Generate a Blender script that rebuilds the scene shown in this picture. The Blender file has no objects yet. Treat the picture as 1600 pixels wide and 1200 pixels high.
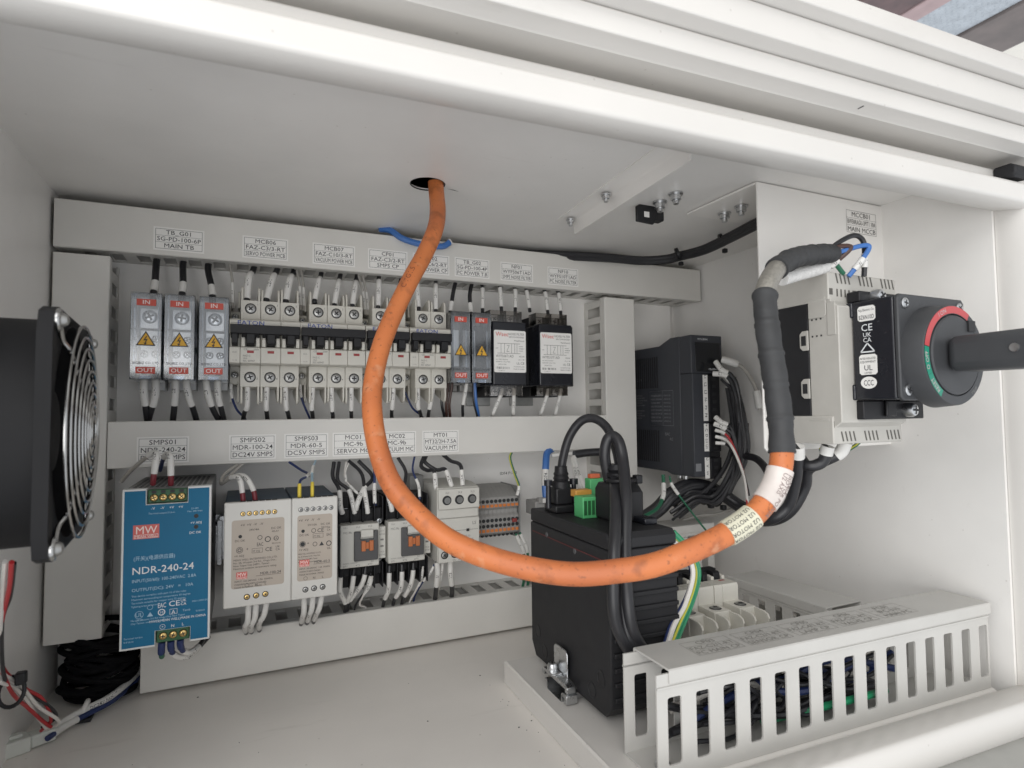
import bpy, bmesh, math, random
from mathutils import Vector, Matrix
random.seed(7)
S = 0.001            # everything below is written in millimetres
scn = bpy.context.scene
col = scn.collection

# ------------------------------------------------------------------ camera
cam_d = bpy.data.cameras.new('camera'); cam = bpy.data.objects.new('camera', cam_d); col.objects.link(cam)
cam_d.sensor_width = 36.0; cam_d.lens = 20.994; cam_d.clip_start = 0.01; cam_d.clip_end = 60
_r = Vector((0.91155, -0.41105, -0.0109)); _u = Vector((-0.00999, -0.04864, 0.99877)); _f = Vector((0.41107, 0.91032, 0.04845))
cam.matrix_world = Matrix(((_r.x, _u.x, -_f.x, 160.34 * S), (_r.y, _u.y, -_f.y, -685.54 * S), (_r.z, _u.z, -_f.z, -6.95 * S), (0, 0, 0, 1)))
cam_d.dof.use_dof = True; cam_d.dof.focus_distance = 0.57; cam_d.dof.aperture_fstop = 12.5
scn.camera = cam

# ------------------------------------------------------------------ light
w = bpy.data.worlds.new('World'); scn.world = w; w.use_nodes = True
bg = w.node_tree.nodes['Background']; bg.inputs['Color'].default_value = (0.93, 0.96, 1.0, 1); bg.inputs['Strength'].default_value = 0.85
def area(name, loc, target, sx, sy, energy, color):
    l = bpy.data.lights.new(name, 'AREA'); l.shape = 'RECTANGLE'; l.size = sx; l.size_y = sy; l.energy = energy; l.color = color
    o = bpy.data.objects.new(name, l); col.objects.link(o); o.location = loc
    o.rotation_euler = (Vector(target) - Vector(loc)).to_track_quat('-Z', 'Y').to_euler()
    return o
# unseen area lights added front left: a low key for bounce, a higher fill
area('unseen_low_key_light', (-1.15, -2.75, -0.4), (0.5, -0.2, 0.05), 2.6, 1.6, 30, (1.0, 0.98, 0.95))
area('unseen_upper_fill_light', (-0.95, -2.1, 1.3), (0.5, -0.2, -0.1), 1.8, 1.2, 26, (1.0, 0.98, 0.955))
scn.view_settings.view_transform = 'Standard'; scn.view_settings.look = 'None'
scn.view_settings.exposure = 0.27; scn.view_settings.gamma = 1.0; scn.view_settings.use_curve_mapping = False
scn.cycles.max_bounces = 10; scn.cycles.diffuse_bounces = 6; scn.cycles.transparent_max_bounces = 16
scn.cycles.caustics_reflective = False; scn.cycles.caustics_refractive = False

# ------------------------------------------------------------------ materials
MATS = {}
def mat(name, color, rough=0.5, metal=0.0, var=0.0, vscale=60.0, bump=0.0, bscale=900.0, coat=0.0, spec=0.5, scuff=0.0):
    if name in MATS: return MATS[name]
    m = bpy.data.materials.new(name); m.use_nodes = True; nt = m.node_tree; b = nt.nodes['Principled BSDF']
    b.inputs['Base Color'].default_value = (*color, 1); b.inputs['Roughness'].default_value = rough; b.inputs['Metallic'].default_value = metal
    b.inputs['Coat Weight'].default_value = coat; b.inputs['Coat Roughness'].default_value = 0.12; b.inputs['Specular IOR Level'].default_value = spec
    if var or bump:
        tc = nt.nodes.new('ShaderNodeTexCoord')
    if var:
        n = nt.nodes.new('ShaderNodeTexNoise'); n.inputs['Scale'].default_value = vscale; n.inputs['Detail'].default_value = 5
        nt.links.new(tc.outputs['Object'], n.inputs['Vector'])
        r = nt.nodes.new('ShaderNodeMapRange'); r.inputs['From Min'].default_value = 0.3; r.inputs['From Max'].default_value = 0.7
        r.inputs['To Min'].default_value = 1 - var; r.inputs['To Max'].default_value = 1 + var * 0.5
        nt.links.new(n.outputs['Fac'], r.inputs['Value'])
        mx = nt.nodes.new('ShaderNodeVectorMath'); mx.operation = 'SCALE'; mx.inputs[0].default_value = color
        nt.links.new(r.outputs['Result'], mx.inputs['Scale']); nt.links.new(mx.outputs['Vector'], b.inputs['Base Color'])
        if scuff:
            # faint rubbed streaks and scattered specks of grime
            mp = nt.nodes.new('ShaderNodeMapping'); mp.inputs['Scale'].default_value = (9, 60, 35); mp.inputs['Rotation'].default_value = (0.3, 0.5, 0.6); nt.links.new(tc.outputs['Object'], mp.inputs['Vector'])
            ns = nt.nodes.new('ShaderNodeTexNoise'); ns.inputs['Scale'].default_value = 1.0; ns.inputs['Detail'].default_value = 9; ns.inputs['Roughness'].default_value = 0.7; nt.links.new(mp.outputs[0], ns.inputs['Vector'])
            rs = nt.nodes.new('ShaderNodeMapRange'); rs.inputs['From Min'].default_value = 0.62; rs.inputs['From Max'].default_value = 0.78; rs.inputs['To Max'].default_value = scuff * 0.55; nt.links.new(ns.outputs['Fac'], rs.inputs['Value'])
            vo = nt.nodes.new('ShaderNodeTexVoronoi'); vo.inputs['Scale'].default_value = 55; nt.links.new(tc.outputs['Object'], vo.inputs['Vector'])
            rv = nt.nodes.new('ShaderNodeMapRange'); rv.inputs['From Min'].default_value = 0.055; rv.inputs['From Max'].default_value = 0.02; rv.inputs['To Max'].default_value = scuff; nt.links.new(vo.outputs['Distance'], rv.inputs['Value'])
            mm = nt.nodes.new('ShaderNodeMath'); mm.operation = 'MAXIMUM'; nt.links.new(rs.outputs[0], mm.inputs[0]); nt.links.new(rv.outputs[0], mm.inputs[1])
            xx = nt.nodes.new('ShaderNodeMix'); xx.data_type = 'RGBA'; xx.inputs[7].default_value = (color[0] * .45, color[1] * .42, color[2] * .38, 1)
            nt.links.new(mm.outputs[0], xx.inputs[0]); nt.links.new(mx.outputs['Vector'], xx.inputs[6]); nt.links.new(xx.outputs[2], b.inputs['Base Color'])
        r2 = nt.nodes.new('ShaderNodeMapRange'); r2.inputs['To Min'].default_value = max(0.02, rough - var); r2.inputs['To Max'].default_value = min(1, rough + var)
        nt.links.new(n.outputs['Fac'], r2.inputs['Value']); nt.links.new(r2.outputs['Result'], b.inputs['Roughness'])
    if bump:
        n2 = nt.nodes.new('ShaderNodeTexNoise'); n2.inputs['Scale'].default_value = bscale; n2.inputs['Detail'].default_value = 3
        nt.links.new(tc.outputs['Object'], n2.inputs['Vector'])
        bp = nt.nodes.new('ShaderNodeBump'); bp.inputs['Strength'].default_value = bump; bp.inputs['Distance'].default_value = 0.0004
        nt.links.new(n2.outputs['Fac'], bp.inputs['Height']); nt.links.new(bp.outputs['Normal'], b.inputs['Normal'])
    MATS[name] = m
    return m
PAINT = mat('powder_coat_paint', (0.81, 0.795, 0.77), 0.36, var=0.05, vscale=14, bump=0.14, bscale=700, scuff=0.35)
PAINTW = mat('white_frame_paint', (0.67, 0.65, 0.62), 0.34, var=0.04, vscale=10, bump=0.10, bscale=600, scuff=0.3)
PVC = mat('grey_pvc', (0.66, 0.645, 0.61), 0.45, var=0.03, vscale=25, bump=0.05, bscale=1200)
PVCW = mat('pale_pvc', (0.53, 0.52, 0.495), 0.42, var=0.05, vscale=25, bump=0.06, bscale=1200, scuff=0.25)
CREAM = mat('cream_plastic', (0.62, 0.60, 0.54), 0.42, var=0.04, vscale=60, bump=0.08, bscale=2500)
CREAM2 = mat('pale_grey_plastic', (0.56, 0.55, 0.51), 0.45, var=0.04, vscale=60, bump=0.08, bscale=2500)
BEIGE = mat('beige_bezel', (0.60, 0.59, 0.56), 0.4, var=0.03, vscale=60, bump=0.12, bscale=2500)
TAUPE = mat('taupe_print_field', (0.43, 0.375, 0.32), 0.5, var=0.03)
BLACK = mat('black_plastic', (0.013, 0.013, 0.015), 0.45, var=0.12, vscale=80, bump=0.12, bscale=2600, spec=0.35)
BLACKM = mat('matt_black_plastic', (0.018, 0.018, 0.02), 0.58, var=0.1, vscale=60, bump=0.15, bscale=2200, spec=0.35)
FANB = mat('fan_black', (0.010, 0.010, 0.011), 0.65, var=0.1, vscale=60, bump=0.15, bscale=2200, spec=0.22)
COILB = mat('coil_shade_black', (0.006, 0.006, 0.007), 0.75, spec=0.12)  # black deepened in colour to stand for the corner's shade
BRW = mat('bracket_lit_white', (0.82, 0.80, 0.77), 0.34, var=0.03, vscale=12, bump=0.08, bscale=600)  # white lightened so the bracket faces seem to catch more light
BLACKG = mat('glossy_black_plastic', (0.014, 0.015, 0.02), 0.26, var=0.06, vscale=80)
HANDLE = mat('handle_grey_black', (0.048, 0.05, 0.054), 0.5, var=0.08, vscale=60, bump=0.25, bscale=2600)
SERVO = mat('servo_dark_grey', (0.040, 0.043, 0.052), 0.5, var=0.08, vscale=70, bump=0.15, bscale=2600)
DARKGREY = mat('dark_grey_plastic', (0.075, 0.075, 0.078), 0.5, var=0.06)
MIDGREY = mat('mid_grey_plastic', (0.20, 0.20, 0.195), 0.5, var=0.05)
GREY = mat('terminal_grey', (0.30, 0.295, 0.285), 0.5, var=0.05)
WIREB = mat('black_wire', (0.020, 0.020, 0.023), 0.38, var=0.08, vscale=120)
RUBBER = mat('heat_shrink', (0.036, 0.037, 0.039), 0.62, var=0.18, vscale=70, bump=0.5, bscale=260)
WIREN = mat('navy_wire', (0.02, 0.035, 0.12), 0.4, var=0.08)
WIREBL = mat('blue_wire', (0.05, 0.16, 0.45), 0.38, var=0.06)
WIREW = mat('white_wire', (0.68, 0.655, 0.62), 0.42, var=0.05)
WIREGY = mat('grey_wire', (0.42, 0.40, 0.37), 0.42, var=0.05)
WIREBR = mat('brown_wire', (0.07, 0.035, 0.028), 0.4, var=0.08)
WIRER = mat('red_wire', (0.42, 0.025, 0.03), 0.4, var=0.08)
WIREG = mat('green_wire', (0.02, 0.13, 0.07), 0.4, var=0.08)
WIREGB = mat('bright_green_wire', (0.02, 0.24, 0.11), 0.36, var=0.08)
WIREY = mat('yellow_stripe', (0.50, 0.48, 0.06), 0.4)
SLEEVE = mat('white_marker_sleeve', (0.70, 0.69, 0.665), 0.45, var=0.06, vscale=150)
STEEL = mat('zinc_steel', (0.62, 0.63, 0.64), 0.3, 1.0, var=0.12, vscale=200)
STEELD = mat('dull_steel', (0.38, 0.38, 0.37), 0.4, 1.0, var=0.12, vscale=120)
CHROME = mat('bright_wire_chrome', (0.42, 0.42, 0.415), 0.22, 1.0)
BRASS = mat('brass', (0.62, 0.44, 0.18), 0.3, 1.0)
SCREWDK = mat('screw_recess_dark', (0.02, 0.02, 0.022), 0.6)
PAPER = mat('label_paper', (0.80, 0.79, 0.765), 0.55)
INK = mat('black_ink', (0.035, 0.035, 0.04), 0.6)
INKG = mat('grey_ink', (0.16, 0.155, 0.15), 0.6)
INKW = mat('white_ink', (0.72, 0.74, 0.76), 0.5)
INKLB = mat('pale_blue_ink', (0.33, 0.50, 0.63), 0.5)
INKGD = mat('faint_grey_print', (0.22, 0.225, 0.24), 0.5)
REDL = mat('red_label', (0.55, 0.075, 0.05), 0.45)
YELL = mat('warning_yellow', (0.72, 0.40, 0.03), 0.45)
BLUEP = mat('supply_blue', (0.008, 0.135, 0.265), 0.5, var=0.04, bump=0.05, bscale=2500, spec=0.25)
NAVYM = mat('navy_metal_cover', (0.035, 0.062, 0.095), 0.45, var=0.06)
GREENC = mat('dark_green_connector', (0.02, 0.10, 0.035), 0.45, var=0.08)
GREENL = mat('bright_green_connector', (0.09, 0.42, 0.16), 0.45, var=0.06)
ORANGEB = mat('orange_button', (0.48, 0.15, 0.05), 0.45, var=0.08)
ORANGET = mat('orange_lever', (0.62, 0.20, 0.05), 0.45, var=0.05)
LOGOB = mat('blue_logo_ink', (0.02, 0.06, 0.33), 0.5)
REDR = mat('handle_red', (0.50, 0.07, 0.075), 0.45)
GREENR = mat('handle_green', (0.02, 0.24, 0.16), 0.45)
DARK = mat('dark_void', (0.012, 0.012, 0.013), 0.8)
NYLON = mat('nylon_connector', (0.62, 0.64, 0.60), 0.4, var=0.05)
YELF = mat('yellow_ferrule', (0.72, 0.56, 0.07), 0.45)
REDF = mat('maroon_ferrule', (0.17, 0.02, 0.03), 0.45)
FOIL = mat('shield_braid', (0.45, 0.43, 0.39), 0.4, 0.8, var=0.2, vscale=500, bump=0.7, bscale=1500)
CREAMTUBE = mat('yellowed_marker_sleeve', (0.62, 0.60, 0.47), 0.5, var=0.05)

def clear_mat(name, tint, base=0.06):
    m = bpy.data.materials.new(name); m.use_nodes = True; nt = m.node_tree; nt.nodes.clear()
    o = nt.nodes.new('ShaderNodeOutputMaterial'); tr = nt.nodes.new('ShaderNodeBsdfTransparent'); tr.inputs['Color'].default_value = (*tint, 1)
    gl = nt.nodes.new('ShaderNodeBsdfGlossy'); gl.inputs['Roughness'].default_value = 0.12
    fr = nt.nodes.new('ShaderNodeFresnel'); fr.inputs['IOR'].default_value = 1.49
    ad = nt.nodes.new('ShaderNodeMath'); ad.operation = 'ADD'; ad.inputs[1].default_value = base
    mx = nt.nodes.new('ShaderNodeMixShader')
    nt.links.new(fr.outputs[0], ad.inputs[0]); nt.links.new(ad.outputs[0], mx.inputs[0]); nt.links.new(tr.outputs[0], mx.inputs[1]); nt.links.new(gl.outputs[0], mx.inputs[2]); nt.links.new(mx.outputs[0], o.inputs[0])
    MATS[name] = m
    return m
CLEAR = clear_mat('clear_acrylic', (0.96, 0.97, 0.98), 0.07)
CLEARB = clear_mat('clear_acrylic_edge', (0.80, 0.86, 0.94), 0.10)
SMOKE = clear_mat('smoked_clear', (0.80, 0.78, 0.76), 0.05)
FROST = clear_mat('clear_heat_sleeve', (0.93, 0.91, 0.88), 0.10)

def orange_mat():
    m = bpy.data.materials.new('orange_cable_jacket'); m.use_nodes = True; nt = m.node_tree; b = nt.nodes['Principled BSDF']
    tc = nt.nodes.new('ShaderNodeTexCoord')
    mp = nt.nodes.new('ShaderNodeMapping'); mp.inputs['Scale'].default_value = (1, 1, 1); nt.links.new(tc.outputs['Object'], mp.inputs['Vector'])
    def noise(sc, det, lo, hi):
        n = nt.nodes.new('ShaderNodeTexNoise'); n.inputs['Scale'].default_value = sc; n.inputs['Detail'].default_value = det; nt.links.new(mp.outputs[0], n.inputs['Vector'])
        r = nt.nodes.new('ShaderNodeMapRange'); r.inputs['From Min'].default_value = lo; r.inputs['From Max'].default_value = hi; nt.links.new(n.outputs['Fac'], r.inputs['Value'])
        return r.outputs[0]
    def mixc(fac, a, bcol, k):
        x = nt.nodes.new('ShaderNodeMix'); x.data_type = 'RGBA'
        mm = nt.nodes.new('ShaderNodeMath'); mm.operation = 'MULTIPLY'; mm.inputs[1].default_value = k; nt.links.new(fac, mm.inputs[0]); nt.links.new(mm.outputs[0], x.inputs[0])
        if isinstance(a, tuple): x.inputs[6].default_value = (*a, 1)
        else: nt.links.new(a, x.inputs[6])
        x.inputs[7].default_value = (*bcol, 1)
        return x.outputs[2]
    c = mixc(noise(22, 3, 0.35, 0.7), (0.58, 0.178, 0.054), (0.43, 0.122, 0.043), 0.8)
    c = mixc(noise(85, 7, 0.55, 0.72), c, (0.20, 0.06, 0.025), 0.6)      # grime smudges
    c = mixc(noise(210, 4, 0.66, 0.78), c, (0.10, 0.035, 0.02), 0.6)      # dark specks
    c = mixc(noise(60, 9, 0.60, 0.70), c, (0.62, 0.34, 0.20), 0.5)
    c = mixc(noise(330, 8, 0.62, 0.70), c, (0.09, 0.035, 0.02), 0.5)       # pale scuffs
    nt.links.new(c, b.inputs['Base Color']); b.inputs['Roughness'].default_value = 0.5
    n2 = nt.nodes.new('ShaderNodeTexNoise'); n2.inputs['Scale'].default_value = 500; nt.links.new(tc.outputs['Object'], n2.inputs['Vector'])
    bp = nt.nodes.new('ShaderNodeBump'); bp.inputs['Strength'].default_value = 0.15; bp.inputs['Distance'].default_value = 0.0004
    nt.links.new(n2.outputs['Fac'], bp.inputs['Height']); nt.links.new(bp.outputs['Normal'], b.inputs['Normal'])
    return m
ORANGE = orange_mat()

# ------------------------------------------------------------------ glyphs (built-in font turned into plain meshes)
GLY = {}
def make_glyphs(chars):
    tmp = []
    for c in chars:
        for s in (c, '|' + c + '|'):
            cu = bpy.data.curves.new('t', 'FONT'); cu.body = s; cu.resolution_u = 2; cu.size = 1.0; cu.offset = 0.0 if c in 'MmWw' else 0.005
            o = bpy.data.objects.new('t', cu); col.objects.link(o); tmp.append((c, s, o))
    cu = bpy.data.curves.new('t', 'FONT'); cu.body = '||'; o = bpy.data.objects.new('t', cu); col.objects.link(o); tmp.append((None, '||', o))
    dg = bpy.context.evaluated_depsgraph_get(); dg.update(); base = None; wid = {}; geo = {}
    for c, s, o in tmp:
        me = o.evaluated_get(dg).to_mesh()
        vs = [(v.co.x, v.co.y) for v in me.vertices]; fs = [tuple(p.vertices) for p in me.polygons]
        xs = [v[0] for v in vs]
        if c is None: base = max(xs) - min(xs)
        elif s == c: geo[c] = (vs, fs)
        else: wid[c] = max(xs) - min(xs)
        o.evaluated_get(dg).to_mesh_clear()
    for c in geo: GLY[c] = (geo[c][0], geo[c][1], wid[c] - base)
    for c, s, o in tmp:
        d = o.data; bpy.data.objects.remove(o); bpy.data.curves.remove(d)
    GLY[' '] = ([], [], 0.28)
make_glyphs('ABCDEFGHIJKLMNOPQRSTUVWXYZabcdefghijklmnopqrstuvwxyz0123456789-_/.,:()+=~&电源供应器开关')
def text_width(s, size): return sum(GLY.get(c, GLY[' '])[2] for c in s) * size

# ------------------------------------------------------------------ mesh builder
def V(*a): return Vector(a)
class MB:
    def __init__(s): s.v = []; s.f = []; s.m = []; s.cur = 0
    def mi(s, i): s.cur = i; return s
    def add(s, vs, fs, M=None):
        o = len(s.v)
        if M is not None: vs = [M @ Vector(v) for v in vs]
        s.v += [tuple(v) for v in vs]
        for f in fs: s.f.append(tuple(i + o for i in f)); s.m.append(s.cur)
        return s
    def box(s, x0, x1, y0, y1, z0, z1, M=None):
        x0, x1 = sorted((x0, x1)); y0, y1 = sorted((y0, y1)); z0, z1 = sorted((z0, z1))
        return s.add([(x0, y0, z0), (x1, y0, z0), (x1, y1, z0), (x0, y1, z0), (x0, y0, z1), (x1, y0, z1), (x1, y1, z1), (x0, y1, z1)],
                     [(0, 3, 2, 1), (4, 5, 6, 7), (0, 1, 5, 4), (1, 2, 6, 5), (2, 3, 7, 6), (3, 0, 4, 7)], M)
    def prism(s, pts, axis, a0, a1, M=None):
        # polygon extruded along an axis; pts give the two other coordinates in x,y,z order
        n = len(pts)
        def put(p, a): return {'x': (a, p[0], p[1]), 'y': (p[0], a, p[1]), 'z': (p[0], p[1], a)}[axis]
        vs = [put(p, a0) for p in pts] + [put(p, a1) for p in pts]
        fs = [tuple(range(n - 1, -1, -1)), tuple(range(n, 2 * n))] + [(i, (i + 1) % n, n + (i + 1) % n, n + i) for i in range(n)]
        area2 = sum(pts[i][0] * pts[(i + 1) % n][1] - pts[(i + 1) % n][0] * pts[i][1] for i in range(n))
        flip = (area2 < 0) ^ (a1 < a0) ^ (axis == 'y')
        if flip: fs = [f[::-1] for f in fs]
        return s.add(vs, fs, M)
    def ribbon(s, pts, axis, a0, a1, t=1.5):
        # sheet-metal profile: open polyline in the two other coordinates thickened by t
        n = len(pts); off = []
        for i in range(n):
            a = Vector(pts[max(0, i - 1)]); b = Vector(pts[i]); c = Vector(pts[min(n - 1, i + 1)])
            d1 = (b - a).normalized() if i > 0 else (c - b).normalized(); d2 = (c - b).normalized() if i < n - 1 else d1
            n1 = Vector((-d1.y, d1.x)); n2 = Vector((-d2.y, d2.x)); nn = (n1 + n2); nn = nn / max(0.3, nn.dot(n1)) 
            off.append(b + nn * t)
        def put(p, a): return {'x': (a, p[0], p[1]), 'y': (p[0], a, p[1]), 'z': (p[0], p[1], a)}[axis]
        vs = []; fs = []
        for a in (a0, a1):
            vs += [put(p, a) for p in pts] + [put(p, a) for p in off]
        N = 2 * n
        for i in range(n - 1):
            fs += [(i, i + 1, N + i + 1, N + i), (n + i + 1, n + i, N + n + i, N + n + i + 1), (i + 1, i, n + i, n + i + 1), (N + i, N + i + 1, N + n + i + 1, N + n + i)]
        fs += [(0, N, N + n, n), (n - 1, 2 * n - 1, N + 2 * n - 1, N + n - 1)]
        return s.add(vs, fs)
    def cyl(s, p0, p1, r0, r1=None, n=20, caps=True):
        r1 = r0 if r1 is None else r1
        p0 = Vector(p0); p1 = Vector(p1); d = (p1 - p0).normalized()
        a = Vector((0, 0, 1)) if abs(d.z) < 0.9 else Vector((1, 0, 0)); u = d.cross(a).normalized(); v = d.cross(u)
        vs = []
        for p, r in ((p0, r0), (p1, r1)):
            vs += [p + (u * math.cos(2 * math.pi * k / n) + v * math.sin(2 * math.pi * k / n)) * r for k in range(n)]
        fs = [(k, (k + 1) % n, n + (k + 1) % n, n + k) for k in range(n)]
        if caps: fs += [tuple(range(n - 1, -1, -1)), tuple(range(n, 2 * n))]
        return s.add(vs, fs)
    def lathe(s, p, axis, prof, n=24):
        # prof: list of (distance along axis, radius)
        p = Vector(p); d = Vector(axis).normalized(); a = Vector((0, 0, 1)) if abs(d.z) < 0.9 else Vector((1, 0, 0)); u = d.cross(a).normalized(); v = d.cross(u)
        vs = []; fs = []
        for h, r in prof:
            vs += [p + d * h + (u * math.cos(2 * math.pi * k / n) + v * math.sin(2 * math.pi * k / n)) * max(r, 1e-4) for k in range(n)]
        for i in range(len(prof) - 1):
            fs += [(i * n + k, i * n + (k + 1) % n, (i + 1) * n + (k + 1) % n, (i + 1) * n + k) for k in range(n)]
        fs += [tuple(range(n - 1, -1, -1)), tuple(range((len(prof) - 1) * n, len(prof) * n))]
        return s.add(vs, fs)
    def tube(s, pts, r, n=10, caps=True):
        # r: number or list per point
        pts = [Vector(p) for p in pts]; N = len(pts)
        R = r if isinstance(r, (list, tuple)) else [r] * N
        t0 = (pts[1] - pts[0]).normalized(); a = Vector((0, 1, 0)) if abs(t0.y) < 0.9 else Vector((1, 0, 0)); u = t0.cross(a).normalized()
        vs = []; fs = []
        for i in range(N):
            t = (pts[min(N - 1, i + 1)] - pts[max(0, i - 1)]).normalized()
            u = (u - t * u.dot(t)); u = u.normalized() if u.length > 1e-6 else t.orthogonal().normalized(); v = t.cross(u)
            vs += [pts[i] + (u * math.cos(2 * math.pi * k / n) + v * math.sin(2 * math.pi * k / n)) * R[i] for k in range(n)]
        for i in range(N - 1):
            fs += [(i * n + k, i * n + (k + 1) % n, (i + 1) * n + (k + 1) % n, (i + 1) * n + k) for k in range(n)]
        if caps: fs += [tuple(range(n - 1, -1, -1)), tuple(range((N - 1) * n, N * n))]
        return s.add(vs, fs)
    def text(s, txt, o, ux, uy, size, align='c', sx=1.0, maxw=None):
        o = Vector(o); ux = Vector(ux).normalized(); uy = Vector(uy).normalized(); w_ = text_width(txt, size) * sx
        if maxw and w_ > maxw: sx *= maxw / w_; w_ = maxw
        x = {'c': -w_ / 2, 'l': 0.0, 'r': -w_}[align]
        for c in txt:
            vs, fs, adv = GLY.get(c, GLY[' '])
            if vs: s.add([o + ux * (x + vx * size * sx) + uy * (vy * size) for vx, vy in vs], fs)
            x += adv * size * sx
        return s
    def build(s, name, mats, parent=None, bevel=0.0, seg=2, smooth=True, angle=35):
        me = bpy.data.meshes.new(name); me.from_pydata([(a * S, b * S, c * S) for a, b, c in s.v], [], s.f)
        mats = mats if isinstance(mats, (list, tuple)) else [mats]
        for m in mats: me.materials.append(m)
        if len(mats) > 1: me.polygons.foreach_set('material_index', s.m)
        me.update()
        if smooth:
            me.polygons.foreach_set('use_smooth', [True] * len(me.polygons)); me.set_sharp_from_angle(angle=math.radians(angle))
        o = bpy.data.objects.new(name, me); col.objects.link(o)
        if parent: o.parent = parent
        if bevel:
            b = o.modifiers.new('bevel', 'BEVEL'); b.width = bevel * S; b.segments = seg; b.limit_method = 'ANGLE'; b.angle_limit = math.radians(50)
            b.harden_normals = False; b.use_clamp_overlap = True
        return o
def build_each(self, name, mats, parent, bevel=0.0, gap=1.2):
    # split a collection of separate small pieces (told apart by distance) into one object each
    n = len(self.v); par = list(range(n))
    def find(a):
        while par[a] != a: par[a] = par[par[a]]; a = par[a]
        return a
    for f in self.f:
        for i in f[1:]: par[find(i)] = find(f[0])
    comps = {}
    for i in range(n): comps.setdefault(find(i), []).append(i)
    info = []
    for k, ids in comps.items():
        lo = [min(self.v[i][a] for i in ids) for a in range(3)]; hi = [max(self.v[i][a] for i in ids) for a in range(3)]
        info.append([k, lo, hi])
    # merge components whose boxes touch
    changed = True
    grp = {k: k for k, _, _ in info}
    boxes = {k: (lo, hi) for k, lo, hi in info}
    while changed:
        changed = False; ks = list(boxes)
        for a in range(len(ks)):
            if ks[a] not in boxes: continue
            for b in range(a + 1, len(ks)):
                if ks[b] not in boxes: continue
                (l1, h1), (l2, h2) = boxes[ks[a]], boxes[ks[b]]
                if all(l1[i] - 0.3 <= h2[i] and l2[i] - 0.3 <= h1[i] for i in range(3)):
                    boxes[ks[a]] = ([min(x, y) for x, y in zip(l1, l2)], [max(x, y) for x, y in zip(h1, h2)])
                    del boxes[ks[b]]
                    for q in grp:
                        if grp[q] == ks[b]: grp[q] = ks[a]
                    changed = True
    out = []
    for g in boxes:
        keep = {i for i in range(n) if grp[find(i)] == g}; m = MB(); idx = {}
        for f, mi_ in zip(self.f, self.m):
            if f[0] in keep:
                for i in f:
                    if i not in idx: idx[i] = len(m.v); m.v.append(self.v[i])
                m.f.append(tuple(idx[i] for i in f)); m.m.append(mi_)
        out.append(m.build(name, mats, parent, bevel=bevel))
    return out
MB.build_each = build_each
def tag(o, label, cat, group=None):
    o['label'] = label; o['category'] = cat
    if group: o['group'] = group
    return o
def thing(name, label, cat, loc=(0, 0, 0), rot=(0, 0, 0), group=None):
    o = bpy.data.objects.new(name, None); col.objects.link(o); o.empty_display_size = 0.01
    o.location = Vector(loc) * S; o.rotation_euler = rot
    return tag(o, label, cat, group)
def struct(o): o['kind'] = 'structure'; return o
def spline(pts, k=8):
    P = [Vector(p) for p in pts]
    if len(P) == 2: return [P[0].lerp(P[1], i / k) for i in range(k + 1)]
    Q = [P[0] * 2 - P[1]] + P + [P[-1] * 2 - P[-2]]; out = []
    for i in range(1, len(Q) - 2):
        a, b, c, d = Q[i - 1:i + 3]
        for j in range(k):
            t = j / k
            out.append(0.5 * ((2 * b) + (c - a) * t + (2 * a - 5 * b + 4 * c - d) * t * t + (3 * b - a - 3 * c + d) * t ** 3))
    out.append(P[-1])
    return out
def screw(mb, p, axis, r, h=1.6, n=18, ci=0, di=1):
    # pan-head cross-recess screw: dome plus a dark cross
    axis = Vector(axis).normalized(); p = Vector(p)
    mb.mi(ci).lathe(p, axis, [(0, r), (h * 0.55, r), (h * 0.9, r * 0.8), (h, r * 0.45)], n)
    a = Vector((0, 0, 1)) if abs(axis.z) < 0.9 else Vector((1, 0, 0)); u = axis.cross(a).normalized(); v = axis.cross(u)
    th = random.uniform(0, math.pi / 2); u, v = u * math.cos(th) + v * math.sin(th), v * math.cos(th) - u * math.sin(th)
    c = p + axis * (h + 0.05); L, W = r * 0.58, r * 0.15
    mb.mi(di)
    for e, g in ((u, v), (v, u)):
        mb.add([c + e * L + g * W, c + e * L - g * W, c - e * L - g * W, c - e * L + g * W], [(0, 1, 2, 3)])
        c = c + axis * 0.03
    mb.mi(0)
    return mb


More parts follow.
